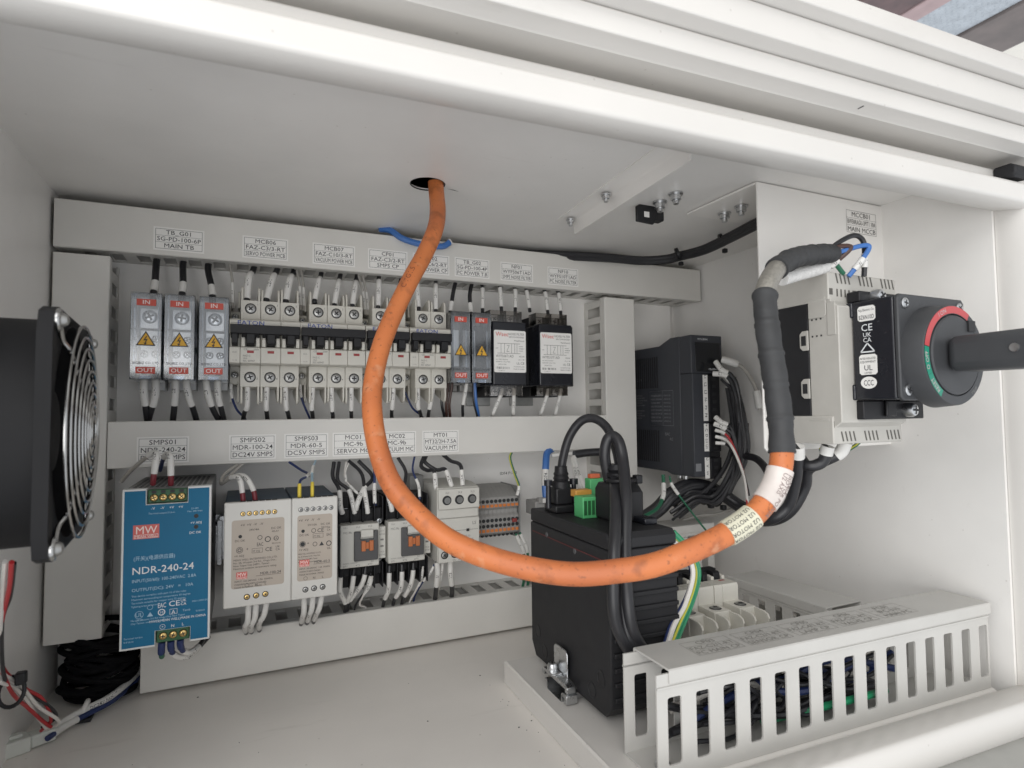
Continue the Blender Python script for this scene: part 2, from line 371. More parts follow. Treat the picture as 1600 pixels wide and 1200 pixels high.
# ------------------------------------------------------------------ the cabinet shell
XL, XR, ZC, ZF = 5.0, 737.0, 195.0, -257.0
struct(MB().box(XL - 4, XR + 4, 12, 15, ZF - 3, ZC + 3).build('back_wall', PAINT))
pl = struct(MB().box(XL + 3, 721.5, 0, 2, ZF + 1.5, ZC - 1.5).build('mounting_plate', PAINT))
struct(MB().box(XL - 3, XL, -372, 12, ZF - 3, ZC + 3).build('left_wall', PAINT))
struct(MB().box(XR, XR + 3, -399, 12, ZF - 3, ZC + 3).build('right_wall', PAINT))
def plate_hole(x0, x1, y0, y1, z0, z1, hx, hy, r, n=40):
    # rectangular sheet with one round hole
    sq = r * 1.6; mb = MB()
    ring = [(hx + r * math.cos(2 * math.pi * k / n), hy + r * math.sin(2 * math.pi * k / n)) for k in range(n)]
    def onsq(k):
        a = 2 * math.pi * k / n; c, s_ = math.cos(a), math.sin(a); m = sq / max(abs(c), abs(s_))
        return (hx + c * m, hy + s_ * m)
    out = [onsq(k) for k in range(n)]
    for z, fl in ((z0, True), (z1, False)):
        vs = [(*p, z) for p in ring] + [(*p, z) for p in out]
        fs = [(k, (k + 1) % n, n + (k + 1) % n, n + k) for k in range(n)]
        mb.add(vs, fs if fl else [f[::-1] for f in fs])
    mb.add([(*p, z0) for p in ring] + [(*p, z1) for p in ring], [((k + 1) % n, k, n + k, n + (k + 1) % n) for k in range(n)])
    mb.box(x0, hx - sq, y0, y1, z0, z1); mb.box(hx + sq, x1, y0, y1, z0, z1)
    mb.box(hx - sq, hx + sq, y0, hy - sq, z0, z1); mb.box(hx - sq, hx + sq, hy + sq, y1, z0, z1)
    return mb
ceil_o = struct(plate_hole(XL - 3, XR + 3, -399, 12, ZC, ZC + 2.0, 307, -185, 15.2).build('ceiling', PAINT))
MB().tube([(307 + 15.2 * math.cos(a * math.pi / 18), -185 + 15.2 * math.sin(a * math.pi / 18), ZC + 0.4) for a in range(37)], 0.6, 6, False).build('hole_rim', BLACK, ceil_o)
MB().lathe((307, -185, ZC + 2.0), (0, 0, 1), [(0, 15.6), (28, 15.6), (28, 16.4), (0, 16.4)], 40).build('added_hole_baffle', MIDGREY, ceil_o); MB().cyl((307, -185, ZC + 30), (307, -185, ZC + 31), 17).build('added_baffle_cap', DARKGREY, ceil_o)  # dark tube and cap, added to keep light out of the hole
FLOORP = mat('floor_paint', (0.78, 0.75, 0.71), 0.38, var=0.07, vscale=9, bump=0.14, bscale=600, scuff=0.5)
floor_o = struct(MB().box(XL - 3, XR + 3, -399, 12, ZF - 3, ZF).build('floor', FLOORP))

# the front opening stands very slightly out of square with the back plate
FA = math.radians(-2.0)
def front(o): o.location = Vector((405, -386, 0)) * S; o.rotation_euler = (0, 0, FA); return o
hd = [(4, 200), (4, 163.0), (-2, 159.5), (-22, 155.0), (-29, 158.0), (-29, 173.0), (-16, 176.5), (-16, 187.5), (0, 187.5), (0, 200), (4, 200)]
front(struct(MB().prism(hd[:-1], 'x', -430, 420).build('header', PAINTW, bevel=2.2, seg=4, angle=60)))
front(struct(MB().prism([(335.5, 1), (335.5, -22), (342, -29), (420, -29), (420, 1)], 'z', -262, 162).build('right_jamb', PAINTW, bevel=3.0, seg=3, angle=60)))
front(struct(MB().prism([(1, -262), (1, -236), (-2, -233), (-22, -228.4), (-27, -228.6), (-30, -232.5), (-30, -250), (-20, -262)], 'x', -430, 420).build('sill', PAINTW, bevel=1.6, seg=4, angle=60)))
front(struct(MB().prism([(-14, -253.5), (-60, -253.5), (-60, -258), (-63, -264), (-63, -300), (-14, -300)], 'x', -430, 420).build('lower_ledge', mat('ledge_grey_paint', (0.42, 0.42, 0.40), 0.4, var=0.05), bevel=1.2)))
struct(MB().box(-60, 840, -368, 60, 232, 243).build('machine_body', PAINTW))
# door frame above the opening: stepped rail
door = front(thing('open_door', 'white stepped metal door edge running above the cabinet opening', 'door'))
MB().prism([(-0.6, 193.5), (-29, 193.5), (-30.5, 192.9), (-32, 193.5), (-45, 193.5), (-45, 207), (-22, 207), (-22, 215), (-0.6, 215)], 'x', -430, 440).build('stepped_rail', PAINTW, door, bevel=0.8)
MB().prism([(-22.5, 207.6), (-56.5, 207.6), (-56.5, 226), (-22.5, 226)], 'x', -430, 440).build('stepped_rail', PAINTW, door, bevel=0.8)
MB().prism([(-22.5, 226.6), (-66, 226.6), (-66, 236.5), (-64.5, 240.5), (-22.5, 241)], 'x', -430, 440).build('stepped_rail', PAINTW, door, bevel=0.8)
MB().box(129, 129.7, -40, -36, 193.1, 193.6).build('scratch', DARKGREY, door)
b_ = front(thing('rubber_bumper', 'black rubber bumper at the right end of the header', 'bumper'))
MB().prism([(-16.2, 177.5), (-30, 175.5), (-33, 178), (-33, 184), (-28, 187), (-16.2, 187)], 'x', 309, 332).build('pad', BLACKM, b_, bevel=2.0, seg=3)
MB().cyl((322, -33.2, 181), (322, -34.4, 181), 2.6).build('bolt', STEELD, b_)

# overhead walkway seen past the door edge
def far(u): return u
walk = thing('overhead_walkway', 'overhead steel walkway of pale checker plate with rusty beams, top right corner', 'walkway', (0, 0, 0))
MAROON = mat('maroon_steel', (0.16, 0.11, 0.11), 0.6, var=0.35, vscale=22)
PINK = mat('faded_pink_steel', (0.46, 0.34, 0.34), 0.6, var=0.12, vscale=25)
CHECK = mat('checker_plate_paint', (0.48, 0.52, 0.56), 0.45, var=0.15, vscale=30)
RUST = mat('rusty_beam', (0.20, 0.17, 0.16), 0.6, var=0.45, vscale=9)
wx = [(1823.5,479.5,1200.0), (1991.0,438.8,1200.0), (2060.0,421.9,1200.0), (2260.8,420.4,1200.0), (2486.2,419.9,1200.0), (2788.9,417.6,1200.0)]
wx = [p[0] for p in wx]
def plank(i, name, m, dz0, dz1):
    return MB().box(wx[i], wx[i + 1] - 2, -2600, 1600, 1200 + dz0, 1200 + dz1).build(name, m, walk, bevel=2)
plank(0, 'maroon_beam', MAROON, 0, 30); plank(1, 'pink_flange', PINK, -4, 20); ck = plank(2, 'checker_plate', CHECK, 0, 8)
plank(3, 'rusty_beam', RUST, -10, 60); plank(4, 'cream_soffit', mat('cream_soffit', (0.86, 0.82, 0.74), 0.6, var=0.03), 10, 20)
mb = MB()
for i in range(int((wx[3] - wx[2]) / 16)):
    for j in range(160):
        x = wx[2] + 10 + i * 16; y = -1500 + j * 16 + (i % 2) * 8
        a = math.radians(45 if (i + j) % 2 else -45); c, s_ = math.cos(a), math.sin(a)
        mb.add([(x + c * 9, y + s_ * 9, 1200), (x - s_ * 2.4, y + c * 2.4, 1200), (x - c * 9, y - s_ * 9, 1200), (x + s_ * 2.4, y - c * 2.4, 1200), (x, y, 1197)],
               [(0, 1, 4), (1, 2, 4), (2, 3, 4), (3, 0, 4)])
tr_ = mb.build('tread_pattern', CHECK, ck); tr_['kind'] = 'stuff'
struct(MB().box(-600, 4500, -3000, 2200, 1290, 1300).build('hall_ceiling', mat('hall_ceiling', (0.7, 0.68, 0.64), 0.7)))

# small dirt chips on the cabinet floor
mb = MB()
for k in range(28):
    x, y = random.uniform(60, 385), random.uniform(-320, -60)
    if random.random() < 0.35: x, y = random.uniform(360, 384), random.uniform(-330, -165)
    r = random.choice((0.3, 0.4, 0.5, 0.6, 1.0)) * random.uniform(0.6, 1)
    mb.lathe((x, y, ZF), (0, 0, 1), [(0, r), (0.3, r * 0.8)], 6)
o = mb.build('floor_dirt', DARKGREY); o['kind'] = 'stuff'

# ------------------------------------------------------------------ slotted cable ducts
def duct_mesh(root, L, W, D, pitch, slot, off=6.0, cover=True, pvc=PVC, zs=(8, None), cov_x=(0, None), t=1.4, slots=(True, True), fillet=0.0):
    zs0 = zs[0]; zs1 = D - 13 if zs[1] is None else zs[1]
    MB().box(0, L, 1, W - 1, 0, t).build('base', pvc, root)
    for wi, (ya, yb) in enumerate(((1.0, 1.0 + t), (W - 1 - t, W - 1.0))):
        mb = MB()
        if slots[wi]:
            mb.box(0, L, ya, yb, t, zs0); mb.box(0, L, ya, yb, zs1, D - 2.5)
            x = 0; k = 0
            while x < L:
                xs = off + k * pitch; xe = min(xs + slot, L)
                if xs > L: xs = L; xe = L + 1
                if xs > x: mb.box(x, xs, ya, yb, zs0, zs1)
                if fillet and xe <= L and xs < L:
                    for cx, sx_ in ((xs, 1), (xe, -1)):
                        for cz, sz_ in ((zs0, 1), (zs1, -1)): mb.prism([(cx, cz), (cx + sx_ * fillet, cz), (cx + sx_ * fillet * .3, cz + sz_ * fillet * .3), (cx, cz + sz_ * fillet)], 'y', ya + .02, yb - .02)
                x = xe; k += 1
        else: mb.box(0, L, ya, yb, t, D - 2.5)
        # small bead under the cover
        yo = ya - 0.8 if wi == 0 else yb + 0.8
        mb.box(0, L, min(yo, ya), max(yo, ya), D - 11.5, D - 10.2)
        mb.build('slotted_wall', pvc, root)
    if cover:
        a, b = cov_x[0], (L if cov_x[1] is None else cov_x[1])
        c = MB().prism([(0, D - 9), (0, D - 0.8), (0.8, D), (W - 0.8, D), (W, D - 0.8), (W, D - 9), (W - 0.9, D - 9), (W - 0.9, D - 1.4), (0.9, D - 1.4), (0.9, D - 9)], 'x', a, b).build('cover', pvc, root, bevel=0.25, seg=1)
        return c
R90 = math.radians(90)
def hduct(name, label, X0, X1, Z0, Z1, D, **k):
    r = thing(name, label, 'cable duct', (X0, -0.2, Z0), (R90, 0, 0)); c = duct_mesh(r, X1 - X0, Z1 - Z0, D, **k); return r, c
def vduct(name, label, X0, X1, Z0, Z1, D, **k):
    r = thing(name, label, 'cable duct', (X1, -0.2, Z0)); r.rotation_euler = Matrix(((0, -1, 0), (0, 0, -1), (1, 0, 0))).to_euler()
    c = duct_mesh(r, Z1 - Z0, X1 - X0, D, **k); return r, c
DY = 51.2
topd, topc = hduct('cable_duct', 'long grey cable duct with labels running under the ceiling', 7.9, 732.5, 143.3, 186.4, DY, pitch=21.5, slot=11, off=17)
leftd, _ = vduct('cable_duct', 'plain grey vertical cable duct at the left wall behind the fan', 7.9, 50.2, -200, 138.3, DY, pitch=21.5, slot=11)
midd, midc = hduct('cable_duct', 'grey cable duct with six labels between the two rows of devices', 51.0, 575.6, -52.9, -10.8, DY, pitch=21.5, slot=11, off=12)
rightd, _ = vduct('cable_duct', 'pale vertical cable duct between the noise filters and the servo drive', 576.2, 621.7, -205, 138.3, DY, pitch=21.2, slot=13, off=2.5)
botd, _ = hduct('cable_duct', 'grey cable duct standing on the floor below the power supplies', 79.5, 560, -253.7, -209.5, DY, pitch=21.5, slot=11)

# label stickers: white sheet, ruled frame, three lines of lettering
def sticker(root, P0, ux, uy, w_, h_, lines, frame=True, paper=True, ink=INK, margin=1.6, off=0.12, name='label_sticker', fill=0.9):
    # P0 = lower left corner in the root's own coordinates, ux/uy directions
    P0 = Vector(P0); ux = Vector(ux); uy = Vector(uy); n = ux.cross(uy).normalized()
    st = None
    if paper:
        st = MB().add([P0 + n * off, P0 + ux * w_ + n * off, P0 + ux * w_ + uy * h_ + n * off, P0 + uy * h_ + n * off,
                       P0, P0 + ux * w_, P0 + ux * w_ + uy * h_, P0 + uy * h_],
                      [(0, 1, 2, 3), (0, 4, 5, 1), (1, 5, 6, 2), (2, 6, 7, 3), (3, 7, 4, 0)]).build(name, PAPER, root, smooth=False)
    mb = MB(); Q = P0 + n * (off + 0.06)
    x0, x1, y0, y1 = margin, w_ - margin, margin, h_ - margin; lw = 0.32
    def bar(a0, a1, b0, b1): mb.add([Q + ux * a0 + uy * b0, Q + ux * a1 + uy * b0, Q + ux * a1 + uy * b1, Q + ux * a0 + uy * b1], [(0, 1, 2, 3)])
    k = len(lines); hh = (y1 - y0) / k
    if frame:
        bar(x0, x1, y0, y0 + lw); bar(x0, x1, y1 - lw, y1); bar(x0, x0 + lw, y0 + lw, y1 - lw); bar(x1 - lw, x1, y0 + lw, y1 - lw)
        for i in range(1, k): bar(x0 + lw, x1 - lw, y0 + i * hh - lw * 0.35, y0 + i * hh + lw * 0.35)
    for i, s_ in enumerate(lines):
        yb = y1 - (i + 1) * hh + hh * 0.2
        mb.text(s_, Q + ux * ((x0 + x1) / 2) + uy * yb, ux, uy, hh * fill, 'c', maxw=(x1 - x0) * 0.94, sx=1.12)
    mb.build('lettering', ink, st or root, smooth=False)
    return st
def duct_label(root, ox, oz, Xa, Xb, Za, Zb, lines):
    # on the cover (local z = out), local x = X - ox, local y = Z - oz
    sticker(root, (Xa - ox, Za - oz, DY + 0.05), (1, 0, 0), (0, 1, 0), Xb - Xa, Zb - Za, lines)

for xa, xb, lines in ((83.5, 125.5, ('TB_G01', 'SG-PD-100-6P', 'MAIN TB')), (158.7, 200.7, ('MCB06', 'FAZ-C3/3-RT', 'SERVO POWER MCB')), (224.2, 266.8, ('MCB07', 'FAZ-C10/3-RT', 'VACUUM POWER MCB')),
                      (280.4, 323.0, ('CP01', 'FAZ-C3/2-RT', 'SMPS CP')), (328.9, 370.9, ('CP02', 'FAZ-C6/2-RT', 'PC POWER CP')), (377.2, 419.5, ('TB_G02', 'SG-PD-100-4P', 'PC POWER T.B')),
                      (433.5, 475.7, ('NF01', 'WYFS06T1AD', 'SMPS NOISE FILTER')), (495.5, 538.3, ('NF10', 'WYFS10T1AD', 'PC NOISE FILTER'))):
    duct_label(topd, 7.9, 143.3, xa, xb, 148.0, 170.0, lines)
for xa, xb, lines in ((73.5, 115.3, ('SMPS01', 'NDR-240-24', 'DC24V SMPS')), (149.0, 190.8, ('SMPS02', 'MDR-100-24', 'DC24V SMPS')), (198.4, 240.4, ('SMPS03', 'MDR-60-5', 'DC5V SMPS')),
                      (244.7, 286.6, ('MC01', 'MC-9b', 'SERVO MC')), (290.4, 332.0, ('MC02', 'MC-9b', 'VACUUM MC')), (339.0, 380.6, ('MT01', 'MT32/2H-7.5A', 'VACUUM MT'))):
    duct_label(midd, 51.0, -52.9, xa, xb, -49.4, -25.2, lines)

# ------------------------------------------------------------------ mounting rails on the back plate
def rail(name, label, X0, X1, z, y=-0.3):
    r = thing(name, label, 'rail', ((X0 + X1) / 2, y, z)); L = (X1 - X0) / 2
    MB().ribbon([(-7.2, 17.5), (-7.2, 13.0), (-0.2, 12.0), (-0.2, -12.0), (-7.2, -13.0), (-7.2, -17.5)], 'x', -L, L, 1.0).build('rail_profile', STEEL, r)
    mb = MB()
    for k in range(int(2 * L / 25)): mb.box(-L + 8 + k * 25, -L + 20 + k * 25, -1.7, -1.3, -3, 3)
    mb.build('rail_slot', SCREWDK, r)
    return r
rail('mounting_rail', 'steel mounting rail behind the upper row of breakers and terminal blocks', 62, 530, 60)
rail('mounting_rail', 'steel mounting rail behind the power supplies and contactors', 66, 476, -124)
def end_clamp(label, x, y, z, parent=None):
    r = thing('end_clamp', label, 'clamp', (x, y, z))
    MB().prism([(0, -22), (-10, -22), (-12, -18), (-10, -14), (-8, -12), (-8, 12), (-10, 14), (-12, 18), (-10, 22), (0, 22)], 'x', -3.6, 3.6).build('bracket', STEEL, r, bevel=0.6)
    mb = MB(); screw(mb, (0, -8.2, 0), (0, -1, 0), 3.0, 2.0); mb.build('clamp_screw', [STEELD, SCREWDK], r)
    return r
end_clamp('zinc end clamp on the rail left of the first terminal block', 66, -14, 60)

# ------------------------------------------------------------------ power distribution blocks with clear covers
def triangle_sign(root, x, y, z, s_):
    h = s_ * 0.88
    t = MB().prism([(x - s_ / 2, z - h / 2), (x + s_ / 2, z - h / 2), (x, z + h / 2)], 'y', y, y - 0.25).build('warning_sign', INK, root, smooth=False)
    k = 0.80; zc = z - h / 6
    tri = [(x - s_ / 2, z - h / 2), (x + s_ / 2, z - h / 2), (x, z + h / 2)]
    MB().prism([(x + (a - x) * k, zc + (b - zc) * k) for a, b in tri], 'y', y - 0.25, y - 0.35).build('yellow_field', YELL, t, smooth=False)
    b = [(0.02, 0.26), (-0.13, -0.06), (0.01, -0.03), (-0.05, -0.22), (-0.12, -0.18), (-0.03, -0.36), (0.07, -0.2), (0.0, -0.21), (0.10, 0.06), (-0.03, 0.03), (0.08, 0.26)]
    MB().prism([(x + p * s_, zc + 0.05 * s_ + q_ * s_ * 0.85) for p, q_ in b], 'y', y - 0.35, y - 0.45).build('lightning_bolt', INK, t, smooth=False)
def terminal_block(label, X0, X1, big, z0=26.2, z1=103.0):
    wd = X1 - X0; zc = 60
    r = thing('terminal_block', label, 'terminal block', (X0 + wd / 2, -7.5, zc), group='covered power distribution blocks')
    h = wd / 2; a, b = z0 - zc, z1 - zc
    base = MATS['block_grey_body']
    MB().box(-h + 0.4, h - 0.4, 0, -34, a - 1, b - 3).box(-h + 0.8, h - 0.8, 0, -24, a - 8, b + 5).build('base', base if big else GREY, r, bevel=0.8)
    mb = MB(); screws = MB()
    if big:
        mb.box(-h + 4, h - 4, -34, -44, 14, 33); mb.box(-h + 4, h - 4, -34, -40, -20, 13)
        screw(screws, (0, -44, 25), (0, -1, 0), 6.2, 2.4)
        for zz in (5, -9): 
            for xx in (-4.6, 4.6): screw(screws, (xx, -40, zz), (0, -1, 0), 3.5, 1.6)
    else:
        mb.box(-h + 6, h - 3, -34, -38, -14, 28)
        for zz in (20, 3, -11): screw(screws, (-h + 5.5, -38, zz), (0, -1, 0), 4.0, 1.8)
    mb.build('busbar', mat('satin_busbar', (0.82, 0.82, 0.82), 0.42, 0.7, var=0.12, vscale=90), r, bevel=0.6); screws.build_each('terminal_screw', [STEEL, SCREWDK], r)
    yf = -67.4; t = 0.9
    cv = MB().box(-h, h, yf, yf + t, a, b).build('clear_cover', CLEAR, r, bevel=0.4)
    sd = MB().box(-h, -h + t, yf + t, -36, a, b).box(h - t, h, yf + t, -36, a, b).box(-h + t, h - t, yf + t, -40, b - t, b).box(-h + t, h - t, yf + t, -40, a, a + t)
    sd.box(-h + 2.6, -h + 3.2, yf + t, -60, a + 1, b - 1).box(h - 3.2, h - 2.6, yf + t, -60, a + 1, b - 1)
    sd.build('cover_side', CLEARB, r)
    MB().box(-h * 0.35, h * 0.35, yf - 1.2, yf - 0.05, a + 0.2, a + 3.2).build('cover_clip', CLEARB, r)
    for s_, zz in (('IN', b - 8.6), ('OUT', a + 8.0)):
        wl = wd * 0.62 / 2
        lb = MB().box(-wl, wl, yf - 0.2, yf - 0.02, zz - 2.9, zz + 2.9).build('red_label', REDL, r)
        MB().text(s_, (0, yf - 0.26, zz - 1.6), (1, 0, 0), (0, 0, 1), 5.2, 'c', sx=1.15).build('lettering', mat('bright_ink', (0.85, 0.80, 0.78), .5), lb, smooth=False)
    triangle_sign(r, 0, yf - 0.05, 2.5, wd * 0.62 if big else wd * 0.66)
    MB().text('SEGIBIZ CO.,LTD', (0, yf - 0.06, a + 13.4), (1, 0, 0), (0, 0, 1), 3.0, 'c', maxw=wd * 0.86).build('cover_lettering', INK, r, smooth=False)
    return r
mat('block_grey_body', (0.66, 0.67, 0.68), 0.45, var=0.05)
TBX = ((70.0, 94.0, 'leftmost'), (95.8, 120.0, 'second from the left'), (123.4, 148.0, 'beside the breakers'))
for xa, xb, wh in TBX: terminal_block('wide terminal block with clear cover and yellow warning triangle, ' + wh, xa, xb, True)
for xa, xb, wh in ((364.6, 386.8, 'against the last breaker'), (388.6, 411.4, 'against the first noise filter')): terminal_block('narrow terminal block with clear blue-edged cover, ' + wh, xa, xb, False, 26.4, 104.0)

# ------------------------------------------------------------------ miniature circuit breakers with ring-tongue terminals
BRK_INK = INKG
def breaker(label, n, loc, rot=(0, 0, 0), aux=True, logo=None, group='white miniature circuit breakers', deep=75.0, plain=False):
    r = thing('circuit_breaker', label, 'breaker', loc, rot, group)
    ax = 9.3 if aux else 0.0; pw = 17.75; W = ax + n * pw
    yb = -deep; yt = -deep + 15.0
    hs = MB()
    # stepped body, one housing per pole (thin joints between them)
    segs = ([(0.0, ax)] if aux else []) + [(ax + k * pw, ax + (k + 1) * pw) for k in range(n)]
    for k, (a, b) in enumerate(segs):
        a += 0.12; b -= 0.12; isaux = aux and k == 0
        pf = [(-8, -40), (-8, 46.5), (yt + 10, 46.5), (yt, 44.5), (yt, 24.6), (yb + 3, 24.6), (yb, 22.8), (yb, 9.8), (yb + 5, 9.2), (yb + 5, -2.0), (yb, -2.6), (yb, -17.2), (yb + 2.5, -18.4), (yt, -18.4), (yt, -39), (yt + 10, -40.5)]
        if isaux: pf = [(-8, -36), (-8, 36), (yt + 22, 36), (yt + 18, 24.6), (yb + 3, 24.6), (yb, 22.8), (yb, 9.8), (yb + 5, 9.2), (yb + 5, -2.0), (yb, -2.6), (yb, -17.2), (yb + 2.5, -18.4), (yt + 18, -18.4), (yt + 22, -36)]
        h_ = MB().prism(pf, 'x', a, b).build('pole_housing', CREAM, r, bevel=0.45, seg=2)
    # barrier fins around every terminal
    for k, (a, b) in enumerate(segs):
        for x in (a + 0.5, b - 2.4):
            for sg in (1, -1):
                zt = (57.0 if sg > 0 else -54.5) + (1.5 if (k % 2) else 0) * sg; zr = 40 if sg > 0 else 34
                y1 = yt + (20 if (aux and k == 0) else 0)
                MB().prism([(-16, zr * sg), (y1 + 0.5, zr * sg), (y1 + 0.5, zt - 6 * sg), (y1 + 2.2, zt - 1.6 * sg), (y1 + 5.5, zt), (y1 + 12, zt - 2 * sg), (-16, zt - 12 * sg)], 'x', x, x + 1.9).build('barrier_fin', CREAM, r, bevel=0.35, seg=1)
    sc = MB()
    for k, (a, b) in enumerate(segs):
        c = (a + b) / 2
        if aux and k == 0:
            for zz in (30, -27): screw(sc, (c, yt + 17.0, zz), (0, -1, 0), 3.2, 1.6)
        else:
            for zz in (36.5, -29.8):
                zc = zz
                sc.mi(1).lathe((c, yt - 0.1, zc), (0, -1, 0), [(0, 5.2), (0.05, 5.2)], 22)
                screw(sc, (c, yt - 0.2, zc), (0, -1, 0), 4.2, 1.2)
    sc.build_each('terminal_screw', [STEELD, SCREWDK], r)
    # handle: dark tie bar with one paddle per pole
    tg = MB(); tg.box(0.8, W - 0.8, yb + 4.5, yb - 6.5, 9.6, 18.0)
    for k, (a, b) in enumerate(segs):
        c = (a + b) / 2; hw = 2.6 if (aux and k == 0) else 3.6
        tg.prism([(yb + 6, -1.5), (yb - 5.0, -0.5), (yb - 6.3, 1.0), (yb - 6.3, 9.5), (yb + 6, 9.5)], 'x', c - hw, c + hw)
        tg.prism([(yb + 6, 9.5), (yb - 5.0, 9.5), (yb - 2.0, 6.0), (yb + 6, 6.0)], 'x', a + 1.2, b - 1.2)
    tg.build('toggle_handle', BLACK, r, bevel=0.5)
    # shoulders beside each paddle
    sh = MB()
    for k, (a, b) in enumerate(segs):
        if aux and k == 0: continue
        c = (a + b) / 2
        for s_ in (-1, 1): sh.prism([(yb + 5.5, -2.2), (yb - 2.6, -2.2), (yb - 3.2, 4.6), (yb - 1.8, 7.0), (yb + 5.5, 7.0)], 'x', c + s_ * 4.6, c + s_ * 7.9)
    sh.build_each('handle_shoulder', CREAM, r, bevel=0.5)
    for k, (a, b) in enumerate(segs):
        if aux and k == 0: continue
        c = (a + b) / 2
        MB().box(c - 2.9, c + 2.9, yb - 0.25, yb - 0.02, -8.0, -5.6).build('red_indicator', mat('indicator_red', (0.30, 0.03, 0.03), 0.4), r)
    if not plain:
        mb = MB(); k0 = ax
        mb.text('CE', (k0 + 3, yb - 0.08, -5.4), (1, 0, 0), (0, 0, 1), 2.6, 'l'); mb.text('250V', (k0 + 11.6, yb - 0.08, -5.4), (1, 0, 0), (0, 0, 1), 2.2, 'l')
        mb.text('FAZ-C', (k0 + 2.4, yb - 0.08, -11.4), (1, 0, 0), (0, 0, 1), 2.3, 'l'); mb.text('10kA', (k0 + 2.4, yb - 0.08, -13.6), (1, 0, 0), (0, 0, 1), 1.8, 'l')
        mb.text('IEC 60947', (k0 + 2.4, yb - 0.08, -16.2), (1, 0, 0), (0, 0, 1), 2.4, 'l')
        if aux: mb.text('EATON', (ax / 2, yb - 0.08, 19.2), (1, 0, 0), (0, 0, 1), 1.8, 'c'); mb.text('AUX', (ax / 2, yb - 0.08, -8), (1, 0, 0), (0, 0, 1), 1.8, 'c'); mb.text('11-14', (ax / 2, yb - 0.08, -15.5), (1, 0, 0), (0, 0, 1), 1.6, 'c')
        for k in range(n):
            xk = ax + k * pw
            for q_ in range(3): mb.box(xk + 2.6, xk + 3.0, yt - 0.12, yt - 0.06, 26.6 + q_ * 2.2, 27.0 + q_ * 2.2); mb.box(xk + 2.6, xk + 3.0, yt - 0.12, yt - 0.06, -25.4 - q_ * 2.2, -25.0 - q_ * 2.2)
            mb.text(str(2 * k + 1), (xk + pw - 2.6, yt - 0.08, 40), (1, 0, 0), (0, 0, 1), 2.6, 'c'); mb.text(str(2 * k + 2), (xk + pw - 2.6, yt - 0.08, -32), (1, 0, 0), (0, 0, 1), 2.6, 'c')
        mb.build('lettering', BRK_INK, r, smooth=False)
        MB().text('EATON', (ax + pw * 0.52, yb - 0.1, 18.6), (1, 0, 0), (0, 0, 1), 5.6, 'c', sx=1.25).build('logo', LOGOB, r, smooth=False)
    return r
breaker('three-pole white breaker with black handles beside the clear terminal blocks', 3, (148.5, 0, 60))
breaker('three-pole white breaker with black handles, second from the left in the row', 3, (210.9, 0, 60))
breaker('two-pole white breaker half hidden behind the orange cable', 2, (273.8, 0, 60))
breaker('two-pole white breaker just left of the narrow terminal blocks', 2, (319.6, 0, 60))

